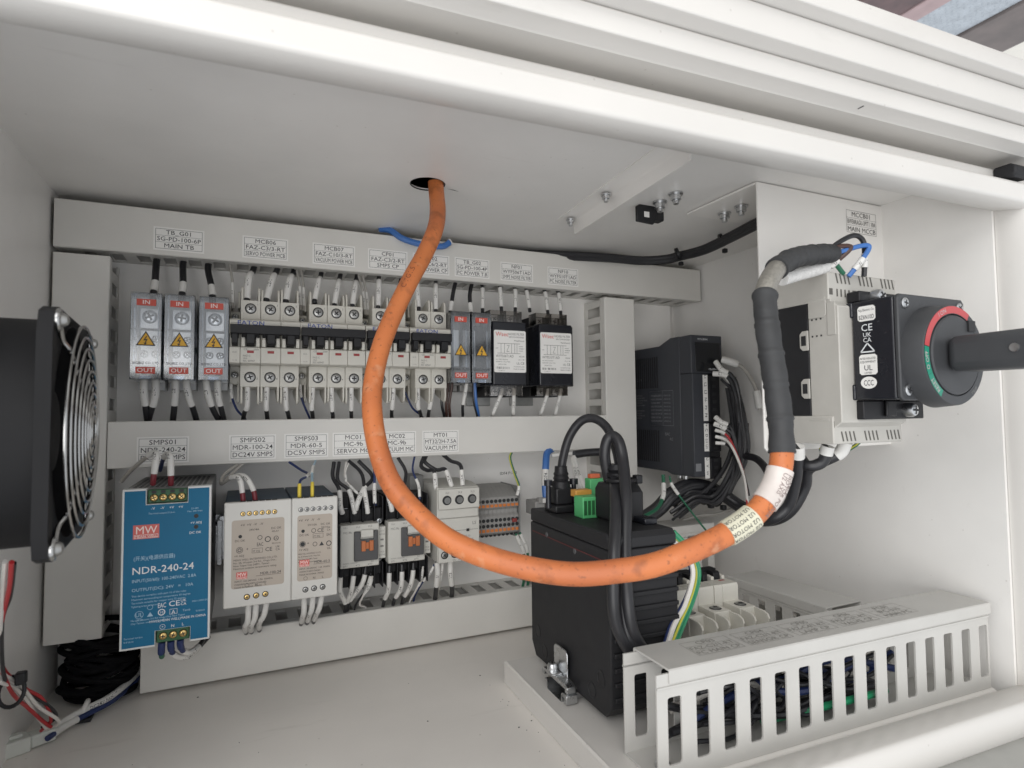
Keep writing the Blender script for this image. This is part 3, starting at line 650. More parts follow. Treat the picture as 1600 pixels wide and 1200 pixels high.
# ------------------------------------------------------------------ noise filters
def noise_filter(label, X0, W, model, flange):
    r = thing('noise_filter', label, 'noise filter', (X0 + W / 2, 0, 60), group='black noise filters')
    h = W / 2; yf = -75
    MB().prism([(-h, -36), (h, -36), (h, 36), (-h, 36)], 'y', -6, yf + 0.8).build('case', BLACKG, r, bevel=1.6, seg=3)
    MB().box(-h - 10.5, -h + 0.5, -6, -46, -34, 34).build('side_housing', BLACK, r, bevel=1.0)
    if flange: MB().box(h - 0.5, h + 7.5, -6, yf + 12, -36, 36).build('side_housing', BLACK, r, bevel=1.0)
    for sg in (1, -1): MB().box(-h + 2, h - 2, -8, yf + 26, 36 * sg, 48 * sg).build('terminal_base', BLACKM, r, bevel=0.6)
    sc = MB()
    for sg in (1, -1):
        for x in (-h * 0.48, h * 0.48):
            sc.mi(0).box(x - 5, x + 5, yf + 26, yf + 24.5, 37.5 * sg, 47 * sg)
            screw(sc, (x, yf + 24.4, 42 * sg), (0, -1, 0), 4.3, 2.4)
    sc.build_each('terminal_screw', [STEEL, SCREWDK], r)
    for sg in (1, -1):
        cv = MB()
        za, zb = (36.5, 50) if sg > 0 else (-47, -31)
        cv.box(-h + 0.8, h - 0.8, yf + 12, yf + 11.2, za, zb).box(-h + 0.8, -h + 1.6, yf + 12, yf + 30, za, zb).box(h - 1.6, h - 0.8, yf + 12, yf + 30, za, zb).box(-0.5, 0.5, yf + 12, yf + 26, za, zb)
        cv.build('terminal_cover', SMOKE, r)
    MB().box(-h - 6, h * 0.2, -1, -3.5, -58, -40).box(-h + 4, h - 8, -1, -3.5, 40, 50).build('foot_plate', STEELD, r, bevel=0.6)
    sp = MB().prism([(-h + 1.2, -20.3), (-h + 2.4, -21.5), (h - 2.4, -21.5), (h - 1.2, -20.3), (h - 1.2, 24.7), (h - 2.4, 25.9), (-h + 2.4, 25.9), (-h + 1.2, 24.7)], 'y', yf + 0.7, yf + 0.2).build('rating_label', PAPER, r, smooth=False)
    y = yf + 0.12; U, Z = (1, 0, 0), (0, 0, 1); x0 = -h + 3.2; ww = W - 6.4
    MB().text('Wsec', (x0, y, 19.2), U, Z, 6.6, 'l', sx=1.0).build('logo', mat('logo_red', (0.60, 0.05, 0.03), 0.5), sp, smooth=False)
    mb = MB(); mb.text('NOISE FILTER', (x0 + ww, y, 20.6), U, Z, 3.6, 'r', maxw=ww * 0.56); mb.text('RECOMMENDED', (x0 + ww, y, 17.6), U, Z, 2.5, 'r', maxw=ww * 0.54); mb.text('MetalGuard', (x0 + ww, y, 13.6), U, Z, 2.6, 'r')
    def ln(xa, za, xb, zb, t=0.22):
        d = Vector((xb - xa, zb - za)).normalized() * t; mb.add([(xa - d.y, y, za + d.x), (xa + d.y, y, za - d.x), (xb + d.y, y, zb - d.x), (xb - d.y, y, zb + d.x)], [(0, 1, 2, 3)])
    for zz in (11, 0): ln(x0 + 2, zz, x0 + ww - 5, zz)
    for f_ in (0.18, 0.30, 0.55, 0.66, 0.74): ln(x0 + ww * f_, 0, x0 + ww * f_, 11)
    ln(x0 + ww * 0.38, 2, x0 + ww * 0.47, 9); ln(x0 + ww * 0.38, 9, x0 + ww * 0.47, 9); ln(x0 + ww * 0.38, 2, x0 + ww * 0.47, 2)
    for zz in (8, 5.5, 3): ln(x0 + ww * 0.8, zz, x0 + ww * 0.95, zz)
    mb.text('LINE', (x0 - 0.4, y, 5), U, Z, 1.6, 'l'); mb.text('LOAD', (x0 + ww, y, 5), U, Z, 1.6, 'r')
    mb.text(model, (x0, y, -4.6), U, Z, 4.2, 'l', maxw=ww * 0.62, sx=1.1); mb.text('HS-HI', (x0 + ww, y, -4.2), U, Z, 2.6, 'r')
    mb.text('AC 250V 50/60Hz', (x0, y, -7.6), U, Z, 1.9, 'l'); mb.text('-25 to +85', (x0 + ww, y, -7.6), U, Z, 1.8, 'r'); mb.text('LEAKAGE 1.0mA MAX', (x0, y, -10.2), U, Z, 1.8, 'l')
    mb.text('UL', (x0 + ww - 10, y, -12.4), U, Z, 3.6, 'l'); mb.text('CE', (x0 + ww, y, -12.4), U, Z, 4.0, 'r'); mb.text('INDUCTIVE', (x0 + 3, y, -13.2), U, Z, 1.8, 'l')
    mb.text('WOONYOUNG', (x0 + ww, y, -15.6), U, Z, 1.9, 'r'); mb.text('MADE IN KOREA', (x0 + ww, y, -18.2), U, Z, 1.8, 'r')
    for k in range(26): 
        if random.random() < 0.7: mb.box(x0 + k * 0.7, x0 + k * 0.7 + random.choice((0.3, 0.5)), y - 0.01, y + 0.01, -17.6, -15.2)
    mb.text('1 2 0 8 0 3 1', (x0 + 2, y, -20), U, Z, 1.7, 'l')
    mb.build('lettering', INKG, sp, smooth=False)
noise_filter('black noise filter with white rating label beside the terminal blocks', 413.6, 41.5, 'WYFS06T1AD', False)
noise_filter('black noise filter with white rating label nearest the vertical duct', 471.5, 43.5, 'WYFS10T1AD', True)
bl = MB(); screw(bl, (531, -0.3, 109), (0, -1, 0), 5.2, 3.4); bl.build('plate_screw', [STEELD, SCREWDK], pl)

# ------------------------------------------------------------------ power supplies
U, Z = (1, 0, 0), (0, 0, 1)
def crescent_marks(mb, x, y, z, s_, items):
    for t_ in items: mb.text(t_, (x, y, z), U, Z, s_, 'l'); x += text_width(t_, s_) + s_ * 0.45
def cframe(mb, x, y, z, w_, h_, t=0.25):
    mb.box(x, x + w_, y - 0.01, y + 0.01, z, z + t).box(x, x + w_, y - 0.01, y + 0.01, z + h_ - t, z + h_).box(x, x + t, y - 0.01, y + 0.01, z + t, z + h_ - t).box(x + w_ - t, x + w_, y - 0.01, y + 0.01, z + t, z + h_ - t)
def ringmark(mb, x, y, z, r_, t=0.3, n=20):
    vs = [(x + rr * math.cos(2 * math.pi * k / n), y, z + rr * math.sin(2 * math.pi * k / n)) for rr in (r_ - t, r_) for k in range(n)]
    mb.add(vs, [(k, (k + 1) % n, n + (k + 1) % n, n + k) for k in range(n)])
def disc(mb, x, y, z, r_, n=20): mb.add([(x + r_ * math.cos(2 * math.pi * k / n), y, z + r_ * math.sin(2 * math.pi * k / n)) for k in range(n)], [tuple(range(n))])
def mw_logo(root, x, y, z, w_, h_):
    lg = MB().box(x, x + w_, y, y - 0.08, z, z + h_).build('brand_mark', mat('mark_red', (0.58, 0.10, 0.085), 0.45), root)
    mb = MB().text('MW', (x + w_ / 2, y - 0.12, z + h_ * 0.36), U, Z, h_ * 0.78, 'c', maxw=w_ * 0.84, sx=1.3); mb.text('MEAN WELL', (x + w_ / 2, y - 0.12, z + h_ * 0.09), U, Z, h_ * 0.24, 'c', maxw=w_ * 0.86, sx=1.2)
    cframe(mb, x + w_ * 0.04, y - 0.12, z + h_ * 0.05, w_ * 0.92, h_ * 0.25, h_ * 0.025)
    mb.build('lettering', mat('mark_ink', (0.82, 0.70, 0.66), 0.5), lg, smooth=False)
# wide blue unit
r = thing('power_supply', 'wide blue-faced power supply with green screw connectors', 'power supply', (74.6, 0, -189.5), group='power supplies in the lower row')
W, H, yf = 63.0, 125.2, -126.2
pb = MB().box(0.6, W - 0.6, -10, yf + 9, 0.6, H - 0.6); pb.build('case', mat('aluminium_case', (0.30, 0.30, 0.30), 0.45, 0.7, var=0.12, vscale=60), r, bevel=1.0)
hm = MB()
for i in range(14):
    for j in range(9): hm.box(5 + i * 3.9, 7.4 + i * 3.9, -30 - j * 9.5, -35.5 - j * 9.5, H - 0.62, H - 0.5)
hm.build('vent_hole', SCREWDK, r)
tz0, tx0, tx1 = H - 12.6, 16.5, 45.6; bx0, bx1, bz1 = 24.2, 48.6, 12.0
fr = [(0, 0), (bx0, 0), (bx0, bz1), (bx1, bz1), (bx1, 0), (W, 0), (W, H), (tx1, H), (tx1, tz0), (tx0, tz0), (tx0, H), (0, H)]
MB().prism(fr, 'y', yf + 8.9, yf).build('front_rim', mat('silver_rim', (0.66, 0.67, 0.66), 0.4, 0.0, var=0.04), r, bevel=0.3, seg=1)
fr2 = [(1.6, 1.6), (bx0 - 0.4, 1.6), (bx0 - 0.4, bz1 + 0.4), (bx1 + 0.4, bz1 + 0.4), (bx1 + 0.4, 1.6), (W - 1.6, 1.6), (W - 1.6, H - 1.6), (tx1 + 0.5, H - 1.6), (tx1 + 0.5, tz0 - 0.5), (tx0 - 0.5, tz0 - 0.5), (tx0 - 0.5, H - 1.6), (1.6, H - 1.6)]
MB().prism(fr2, 'y', yf - 0.02, yf - 0.25).build('front_panel', BLUEP, r, smooth=False)
for (xa, xb, za, zb, n, zz) in ((tx0, tx1, tz0, H - 1.2, 4, tz0 + 4.6), (bx0, bx1, 1.0, bz1, 3, 6.4)):
    cn = MB().box(xa + 0.6, xb - 0.6, -60, yf + 3.5, za + 0.4, zb - 0.4).build('screw_connector', GREENC, r, bevel=0.5)
    sc = MB(); p_ = (xb - xa - 3) / n
    for k in range(n):
        xx = xa + 1.5 + p_ * (k + 0.5)
        sc.mi(1).lathe((xx, yf + 3.6, zz), (0, -1, 0), [(0, 3.1), (0.1, 3.1)], 18); screw(sc, (xx, yf + 3.4, zz), (0, -1, 0), 2.7, 1.2)
        if n == 4: sc.mi(1).box(xx - 1.7, xx + 1.7, yf + 3.6, yf + 3.4, za + 8.2, zb - 1.0)
    sc.build_each('connector_screw', [BRASS, SCREWDK], cn)
MB().box(-3.0, 0.6, -12, -22, 44, 68).build('rail_clamp', STEEL, r, bevel=0.6); MB().box(W - 0.6, W + 8, -12, -20, 40, 75).box(W + 1, W + 6, -20, -24, 36, 80).build('rail_clamp', STEEL, r, bevel=0.6)
y = yf - 0.32
mw_logo(r, 7.8, yf - 0.26, H - 39.5, 18.0, 11.0)
mb = MB()
mb.text('NDR-240-24', (7.4, y, 58.2), U, Z, 7.8, 'l', sx=1.04)
mb.text('EAC', (25.6, y, 30.0), U, Z, 5.4, 'l', maxw=6.0); mb.text('CE', (33.2, y, 30.2), U, Z, 6.0, 'l', sx=1.1); mb.text('UK', (41.6, y, 32.8), U, Z, 3.0, 'l'); mb.text('CA', (41.6, y, 30.0), U, Z, 3.0, 'l')
ringmark(mb, 28.4, y, 26.4, 2.6, 0.7); mb.text('10', (28.4, y, 25.4), U, Z, 2.6, 'c'); cframe(mb, 34, y, 23.8, 5.4, 4.2); mb.text('A', (36.7, y, 24.2), U, Z, 4, 'c')
for i, t_ in enumerate(('-V', '-V', '+V', '+V')): mb.text(t_, (tx0 + 1.5 + 6.5 * (i + 0.5), y, H - 17.0), U, Z, 2.9, 'c')
mb.text('N', (36.4, y, 13.6), U, Z, 3.2, 'c'); mb.text('L', (43.5, y, 13.8), U, Z, 3.2, 'c'); ringmark(mb, 29.2, y, 14.8, 2.0, 0.25); mb.text('+', (29.2, y, 14), U, Z, 2.6, 'c')
mb.text('MW02(MEAN WELL)MADE IN CHINA', (60, y, 19.0), U, Z, 2.7, 'r', maxw=40)
mb.text('DC OK', (51.5, y, H - 38.6), U, Z, 2.7, 'c'); mb.text('+V ADJ', (52, y, H - 30.6), U, Z, 2.6, 'c')
mb.build('white_lettering', INKW, r, smooth=False)
mb = MB()
mb.text('(开关)(电源供应器)', (8.4, y, 69.0), U, Z, 4.0, 'l', maxw=29)
mb.text('INPUT(50/60): 100-240VAC  2.8A', (7.6, y, 51.8), U, Z, 3.5, 'l', maxw=45); mb.text('OUTPUT(DC): 24V   =   10A', (7.6, y, 44.8), U, Z, 3.5, 'l', maxw=45)
for i, t_ in enumerate(('This device complies with part 15 of the rules', 'Maximum surrounding air temperature 60 degree', 'Terminals suitable for copper wire 75 degree', 'Tightening torque see instruction')): mb.text(t_, (7.6, y, 40.6 - i * 2.7), U, Z, 2.0, 'l', maxw=(40, 52, 50, 20)[i])
ringmark(mb, 20.4, y, 31.4, 2.0, 0.3); mb.text('UL', (13, y, 25.0), U, Z, 4.4, 'c'); ringmark(mb, 13, y, 26.4, 3.0, 0.3); mb.text('LISTED', (13, y, 21.6), U, Z, 1.7, 'c'); mb.text('IND.CONT.EQ.', (56, y, 31.5), U, Z, 1.8, 'c'); mb.text('E183223', (56, y, 23.4), U, Z, 1.8, 'c'); mb.text('Tamb', (46, y, 25), U, Z, 2.4, 'c')
mb.add([(18.4, y, 24.2), (22.6, y, 24.2), (20.5, y, 27.6)], [(0, 1, 2)])
for i, t_ in enumerate(('No. 28 Wuquan 3rd Rd Wugu Dist New Taipei', 'City Taiwan www.meanwell.com')): mb.text(t_, (7.4, y, 21.8 - i * 2.4), U, Z, 1.9, 'l', maxw=(44, 28)[i])
mb.text('Terminal torque', (2.8, y, 8.4), U, Z, 1.9, 'l'); mb.text('4.4 Lb-in', (2.8, y, 5.8), U, Z, 1.9, 'l'); mb.text('Terminal output 5 Lb-in', (18, y, H - 20.6), U, Z, 1.9, 'l'); mb.text('23-28V', (51, y, H - 18.6), U, Z, 1.8, 'c'); mb.text('Max. 240 Watt', (51, y, H - 20.8), U, Z, 1.8, 'c')
mb.build('pale_lettering', INKLB, r, smooth=False)
mb = MB()
for zz in (H - 24.4, H - 33.2): mb.lathe((52, yf - 0.2, zz), (0, -1, 0), [(0, 1.7), (0.12, 1.7)], 18)
mb.build('adjust_hole', SCREWDK, r)
# two beige units
def beige_supply(label, X0, W, model, volt, n_bot):
    r = thing('power_supply', label, 'power supply', (X0, 0, -171.7), group='power supplies in the lower row'); H, yf = 90.0, -111.8
    MB().box(0.5, W - 0.5, -10, yf + 6, 0.8, H - 0.8).build('case', NAVYM, r, bevel=0.8)
    MB().box(0, W, yf + 6.2, yf, 0, H).build('front_bezel', BEIGE, r, bevel=1.2, seg=3)
    mx = W * 0.12 if W < 50 else W * 0.11; a, b, c, d = mx, W - mx, 16.0, 74.5; k = 2.0
    MB().prism([(a, c + k), (a + k * .3, c + k * .3), (a + k, c), (b - k, c), (b - k * .3, c + k * .3), (b, c + k), (b, d - k), (b - k * .3, d - k * .3), (b - k, d), (a + k, d), (a + k * .3, d - k * .3), (a, d - k)], 'y', yf - 0.02, yf - 0.12).build('print_field', TAUPE, r, smooth=False)
    sc = MB()
    n = 6; sp = (W * 0.47 if W > 50 else W * 0.66) / (n - 1); x0 = W * (0.27 if W > 50 else 0.19)
    for i in range(n): sc.mi(1).lathe((x0 + i * sp, yf - 0.02, H - 10.3), (0, -1, 0), [(0, 2.15), (0.06, 2.15)], 16); screw(sc, (x0 + i * sp, yf - 0.06, H - 10.3), (0, -1, 0), 1.8, 0.5)
    for i in range(3): xx = W * (0.34 if W > 50 else 0.30) + i * 7.4; sc.mi(1).lathe((xx, yf - 0.02, 8.2 + i * 0.3), (0, -1, 0), [(0, 2.6), (0.06, 2.6)], 16); screw(sc, (xx, yf - 0.06, 8.2 + i * 0.3), (0, -1, 0), 1.9, 0.5)
    sc.build_each('terminal_screw', [BRASS if W > 50 else STEELD, SCREWDK], r)
    nt_ = MB()
    for i in range(6): nt_.box(x0 - 2.2 + i * sp, x0 + 2.2 + i * sp, yf + 8.5, yf + 0.8, H - 0.05, H + 0.03)
    nt_.build('wire_entry', SCREWDK, r)
    y = yf - 0.2; mb = MB(); ww = b - a; x = a + ww * 0.06; e = a + ww * 0.94
    for i, t_ in enumerate(('+V', '+V', '-V', '-V')): mb.text(t_, (x0 + i * sp * 0.97, y, 69.0), U, Z, 3.0, 'c')
    mb.text('DC OK', (e, y, 64.6), U, Z, 2.6, 'r'); mb.text('RELAY', (e - 2, y, 62.0), U, Z, 2.0, 'r'); mb.text(volt, (a + ww * 0.42, y, 64.6), U, Z, 2.6, 'c'); mb.text('DC OK', (x, y, 56.0), U, Z, 2.5, 'l')
    ringmark(mb, a + ww * 0.15, y, 48.8, 2.7, 0.4); ringmark(mb, a + ww * 0.15, y, 48.8, 1.6, 0.6); mb.text('+', (a + ww * 0.27, y, 48), U, Z, 3.6, 'l'); mb.text('+V ADJ', (x - 0.4, y, 43.0), U, Z, 2.5, 'l')
    if W > 50:
        ringmark(mb, a + ww * .53, y, 58.2, 2.0, .45); ringmark(mb, a + ww * .68, y, 56.2, 2.5, .7); ringmark(mb, a + ww * .84, y, 56.4, 2.1, .45); mb.text('UL', (a + ww * .84, y, 55.4), U, Z, 2.6, 'c'); mb.text('EAC', (a + ww * .47, y, 50.8), U, Z, 4.4, 'l', maxw=5.4)
        mb.text('CE', (a + ww * .63, y, 45.8), U, Z, 4.8, 'l'); mb.text('UK', (a + ww * .83, y, 48.2), U, Z, 2.5, 'l'); mb.text('CA', (a + ww * .83, y, 45.8), U, Z, 2.5, 'l'); cframe(mb, a + ww * .38, y, 45.2, 8.6, 4.0); mb.text('IT EQ', (a + ww * .4, y, 46), U, Z, 2.3, 'l'); mb.text('REG E183', (a + ww * .76, y, 51.6), U, Z, 1.7, 'l', maxw=8)
    else:
        ringmark(mb, a + ww * .46, y, 60.2, 2.0, .45); mb.text('CE', (a + ww * .56, y, 58.4), U, Z, 4.8, 'l'); mb.text('UK', (a + ww * .84, y, 61.2), U, Z, 2.3, 'l'); mb.text('CA', (a + ww * .84, y, 59.0), U, Z, 2.3, 'l'); mb.text('EAC', (a + ww * .83, y, 54.4), U, Z, 3.4, 'l', maxw=4.6)
        cframe(mb, a + ww * .44, y, 53.4, 9.0, 4.0); mb.text('IT EQ', (a + ww * .46, y, 54.2), U, Z, 2.3, 'l'); ringmark(mb, a + ww * .9, y, 47.6, 2.4, .7); ringmark(mb, a + ww * .5, y, 48.0, 2.0, .45); mb.add([(a + ww * .62, y, 46.2), (a + ww * .76, y, 46.2), (a + ww * .69, y, 49.8)], [(0, 1, 2)]); mb.text('UL', (a + ww * .9, y, 42.4), U, Z, 2.8, 'c')
    z = 39.6
    for i, t_ in enumerate(('MEAN WELL ENTERPRISES CO.,LTD.', 'No. 28, Wuquan 3rd Rd., Wugu Dist.,', 'New Taipei City 24891, Taiwan', 'Maximum ambient temperature rating')): mb.text(t_, (x - 1, y, z - i * 2.45), U, Z, 2.2 if W > 50 else 1.7, 'l', maxw=ww * (.93, .9, .78, .9)[i] * (1 if W > 50 else 0.7))
    lz = 24.6 if W > 50 else 29.4
    mb.text(model, (e, y, lz + 1.4), U, Z, 3.2, 'r', maxw=ww * .5); mb.box(e - ww * .48, e, y - .01, y + .01, lz + .6, lz + .85)
    for i, t_ in enumerate(('INPUT: 100-240VAC  1.5A  50/60Hz', 'CONFORMS TO SAFETY STANDARD', 'MADE IN CHINA  MW02')): mb.text(t_, (x, y, lz - 3.2 - i * 2.6), U, Z, 2.0, 'l', maxw=ww * (.88, .6, .7)[i])
    for i, t_ in enumerate(('N', 'L')): mb.text(t_, (W * (0.34 if W > 50 else 0.30) + (i + 1) * 7.4, y, 17.0), U, Z, 2.8, 'c')
    ringmark(mb, W * (0.34 if W > 50 else 0.30), y, 18.2, 1.7, .25)
    mb.build('lettering', INK, r, smooth=False)
    mw_logo(r, x + (1.5 if W > 50 else 0), yf - 0.14, lz - 0.6, 8.6, 6.0)
    mb = MB(); mb.lathe((a + ww * 0.16, yf - 0.1, 60.4), (0, -1, 0), [(0, 1.5), (0.12, 1.5)], 16)
    if W < 50: mb.lathe((a + ww * 0.15, yf - 0.1, 48.8), (0, -1, 0), [(0, 2.0), (0.14, 2.0)], 16)
    mb.build('led_hole', SCREWDK, r)
    return r
r = beige_supply('beige power supply with taupe print, the wider of the two', 146.9, 54.6, 'MDR-100-24', '24V/4A', 3)
MB().box(-7.5, -0.2, -12, -20, 34, 62).box(-6.5, -1, -20, -23.5, 30, 66).build('rail_clamp', STEEL, r, bevel=0.6)
beige_supply('narrow beige power supply beside the contactors', 201.6, 39.9, 'MDR-60-5', '5V/10A', 3)


# ------------------------------------------------------------------ contactors
def contactor(label, X0):
    r = thing('contactor', label, 'contactor', (X0, 0, -137), group='contactors with orange actuators')
    MB().box(0.3, 44.5, -8, -58, -34, 34).build('body', BLACKM, r, bevel=0.8)
    fins = MB()
    for sg in (1, -1):
        for x in (0.3, 11.4, 23.2, 35.0, 43.2): fins.box(x, x + 1.3, -10, -66, 20.5 * sg, 46 * sg)
    fins.build_each('barrier_fin', BLACK, r, bevel=0.4)
    for za, zb in ((-46, -20), (20, 46)): MB().box(0.3, 44.5, -10, -52, za, zb).build('terminal_bed', BLACKM, r, bevel=0.5)
    fc = MB().box(0, 38.2, -58, -76, -21, 21).build('front_cover', CREAM2, r, bevel=1.0)
    MB().box(38.6, 46.0, -50, -70, -16, 16).build('auxiliary_block', CREAM2, r, bevel=0.6)
    sc = MB()
    for sg, zz in ((1, 29.5), (-1, -26.5)):
        for x in (6.5, 18.0, 29.8):
            sc.mi(0).box(x - 4.4, x + 4.4, -52, -54, zz - 5, zz + 5); screw(sc, (x, -54, zz), (0, -1, 0), 4.2, 2.6)
    for zz in (20, -18): screw(sc, (41.5, -58.5, zz), (0, -1, 0), 3.2, 2.0)
    sc.build_each('terminal_screw', [STEEL, SCREWDK], r)
    MB().prism([(13, 14.5), (13, -14.5), (36.4, -14.5), (36.4, 14.5), (32.4, 14.5), (32.4, 6.5), (19, 6.5), (19, 14.5)], 'y', -76, -79.5).build('actuator_frame', DARKGREY, r, bevel=0.8)
    MB().box(19.6, 31.8, -76, -79.0, 8.5, 15.5).build('cover_tab', CREAM2, r, bevel=0.4)
    MB().box(19.4, 31.9, -76, -78.0, -5.2, 6.0).build('actuator_recess', SCREWDK, r)
    MB().box(19.8, 24.0, -78, -81.5, -4.8, 5.2).box(27.4, 31.6, -78, -81.5, -4.8, 5.2).box(24, 27.4, -78, -80, -3.0, 3.4).build('orange_actuator', ORANGEB, r, bevel=0.5)
    mb = MB(); y = -76.1
    for x, t_ in ((5, '1/L1'), (17, '3/L2'), (29, '5/L3')): mb.text(t_, (x, y, 17.6), U, Z, 2.3, 'c')
    for x, t_ in ((5, '2/T1'), (17, '4/T2'), (29, '6/T3')): mb.text(t_, (x, y, -19.6), U, Z, 2.3, 'c')
    mb.text('MC-9b', (2.6, y, 12.6), U, Z, 3.0, 'l'); mb.text('MAGNETIC CONTACTOR', (2.6, y, -16.8), U, Z, 1.6, 'l', maxw=14); mb.text('LS', (30, y, -16.9), U, Z, 2.6, 'l')
    for zz, t_ in ((11, '13 21'), (7.5, 'NO NC'), (-10, '14 22'), (-13, 'NO NC')): mb.text(t_, (42.3, -70.1, zz), U, Z, 2.0, 'c')
    for zz in (-4.5, 2): mb.box(40.5, 43.8, -70.14, -70.08, zz, zz + 1.6)
    mb.build('lettering', INKG, r, smooth=False)
contactor('grey contactor with orange actuator next to the narrow power supply', 249.0)
contactor('grey contactor with orange actuator half covered by the orange cable', 296.2)

# ------------------------------------------------------------------ thermal overload relay
r = thing('overload_relay', 'pale grey overload relay with three round terminals behind the orange cable', 'relay', (346.5, 0, -123))
MB().prism([(-8, -39), (-8, 41), (-60, 41), (-80, 38), (-80, -39)], 'x', 0, 46.5).build('case', CREAM2, r, bevel=0.8)
MB().box(0.5, 46, -80, -84, 16, 37).build('terminal_front', CREAM2, r, bevel=0.8); MB().box(0.5, 46, -80, -83, -39, 6).build('setting_front', CREAM2, r, bevel=0.8); MB().box(1.5, 45, -80, -81, 6.5, 15.5).build('hinge_strip', CREAM2, r, bevel=0.4)
MB().box(-16, -0.3, -6, -30, 0, 48).build('mounting_foot', MIDGREY, r, bevel=1.0)
mb = MB()
for x in (9.5, 23.2, 37.4): mb.mi(0).lathe((x, -84.02, 25.5), (0, -1, 0), [(0, 5.0), (0.06, 5.0)], 26); mb.mi(1).lathe((x + .6, -84.1, 25.2), (0, -1, 0), [(0, 3.4), (0.04, 3.4)], 20)
for x in (7.0, 18.0, 29.0, 40.0): mb.mi(0).lathe((x, -83.02, -31), (0, -1, 0), [(0, 4.0), (0.06, 4.0)], 22); screw(mb, (x, -83.1, -31), (0, -1, 0), 2.9, 0.5, ci=1, di=0)
mb.build_each('terminal_hole', [SCREWDK, STEELD], r)
mb = MB()
for x, t_ in ((10, '1L1'), (24, '3L2'), (38, '5L3')): mb.text(t_, (x, -84.1, 32.2), U, Z, 3.0, 'c')
mb.text('LS', (40, -83.1, -1.5), U, Z, 4.6, 'c'); mb.text('MT-32', (32, -83.1, -14), U, Z, 2.6, 'c'); mb.text('RESET', (36, -83.1, -17.5), U, Z, 2.2, 'c'); ringmark(mb, 10, -83.1, -16, 4.6, .5); mb.box(6, 14, -83.14, -83.08, -16.3, -15.7)
mb.box(6, 44, -83.14, -83.08, -6.9, -6.5); mb.text('2T1   4T2   6T3', (24, -83.1, -38), U, Z, 2.6, 'c')
mb.build('lettering', INKG, r, smooth=False)
MB().box(31, 34, -83, -84.4, -8.2, -5.6).build('reset_button', SCREWDK, r, bevel=.3); MB().lathe((10, -83, -16), (0, -1, 0), [(0, 3.8), (1.4, 3.5)], 22).build('current_dial', CREAM, r)

# ------------------------------------------------------------------ push-in terminal strip
r = thing('terminal_strip', 'row of grey push-in terminals with orange levers beside the overload relay', 'terminal strip', (398.5, 0, -122))
for k in range(10):
    x = k * 5.1
    m_ = MB().prism([(-6, -27), (-6, 30), (-40, 30), (-58, 20), (-60, 9), (-56, 6), (-56, 2), (-60, -1), (-60, -19), (-52, -24), (-40, -27)], 'x', x, x + 4.9).build('terminal_module', GREY, r, bevel=0.3, seg=1)
    hm = MB()
    for zz, yy in ((16, -58.9), (-5, -60.0), (-11.0, -60.0), (-22.0, -55.5)): hm.lathe((x + 2.45, yy - 0.4, zz), (0, -1, 0.1 if zz > 0 else 0), [(0, 2.05), (0.35, 2.05)], 14)
    hm.build_each('wire_entry', SCREWDK, m_)
    MB().box(x + 0.7, x + 4.2, -57, -61.2, 9.6, 12.6).build('release_lever', ORANGET, m_, bevel=.3); MB().box(x + 0.7, x + 4.2, -57, -61.2, -17.8, -14.6).build('release_lever', ORANGET, m_, bevel=.3)
MB().box(42.2, 47.8, -60, -62.6, -8.6, -4.6).build('red_plug', mat('plug_red', (0.25, 0.04, 0.035), 0.45), r, bevel=.5)
MB().box(51.4, 53.0, -6, -60, -28, 31).build('end_plate', MIDGREY, r, bevel=.4); MB().prism([(-8, -22), (-8, 24), (-44, 24), (-44, 14), (-40, 12), (-40, 6), (-46, 4), (-46, -8), (-40, -10), (-40, -22)], 'x', 53.4, 59.6).build('end_bracket', GREY, r, bevel=.5)
MB().text('IDF4 P1-03', (452, -0.08, -83.5), U, Z, 5.0, 'l', maxw=26).build('plate_lettering', INK, pl, smooth=False)

# ------------------------------------------------------------------ servo drive
r = thing('servo_drive', 'dark grey servo drive with white terminal strips right of the vertical duct', 'servo drive', (644.5, 0, -85))
W, H, D = 48.0, 169.0, 135.0
MB().prism([(-2, 4), (-2, H - 8), (-70, H - 8), (-92, H), (-D + 26, H), (-D + 26, 0), (-90, 0), (-80, 3)], 'x', 0, W).build('case', SERVO, r, bevel=1.2)
MB().box(0.2, W - 0.2, -D + 25.8, -D + 5, H - 46, H - 0.3).build('display_housing', SERVO, r, bevel=1.0)
MB().box(0.2, 23.5, -D + 25.8, -D + 4, 0.4, H - 46.3).build('label_column', SERVO, r, bevel=0.8)
MB().box(23.7, W - 0.2, -D + 25.8, -D + 12, 0.4, H - 46.3).build('terminal_bay', BLACKM, r, bevel=0.8)
pn = MB().box(6, W - 3.5, -D + 4.9, -D + 4.2, H - 44, H - 9).build('display_cover', mat('dark_window', (0.012, 0.013, 0.016), 0.2), r, bevel=0.4)
MB().text('MITSUBISHI', (10, -D + 4.6, H - 6.2), U, Z, 3.0, 'l', maxw=16).text('MELSERVO J5', (W - 5, -D + 4.0, H - 42), U, Z, 3.0, 'r', maxw=24).build('front_lettering', INKW, r, smooth=False)
rib = MB()
for k in range(13): rib.box(-0.02, -0.5, -12 - k * 4.4, -14.2 - k * 4.4, 108, 148); rib.box(-0.02, -0.5, -12 - k * 4.4, -14.2 - k * 4.4, 14, 54)
rib.build_each('vent_rib', BLACKM, r)
lm = MB(); Un = (0, -1, 0)
for i in range(5): lm.text('CAUTION RISK OF ELECTRIC SHOCK', (-0.12, -8, 98 - i * 3.2), Un, Z, 2.4, 'l', maxw=26 + (i % 3) * 5)
for i in range(4): lm.text('WARNING DO NOT TOUCH HEAT SINK', (-0.12, -8, 78 - i * 3.2), Un, Z, 2.4, 'l', maxw=30 - (i % 2) * 6)
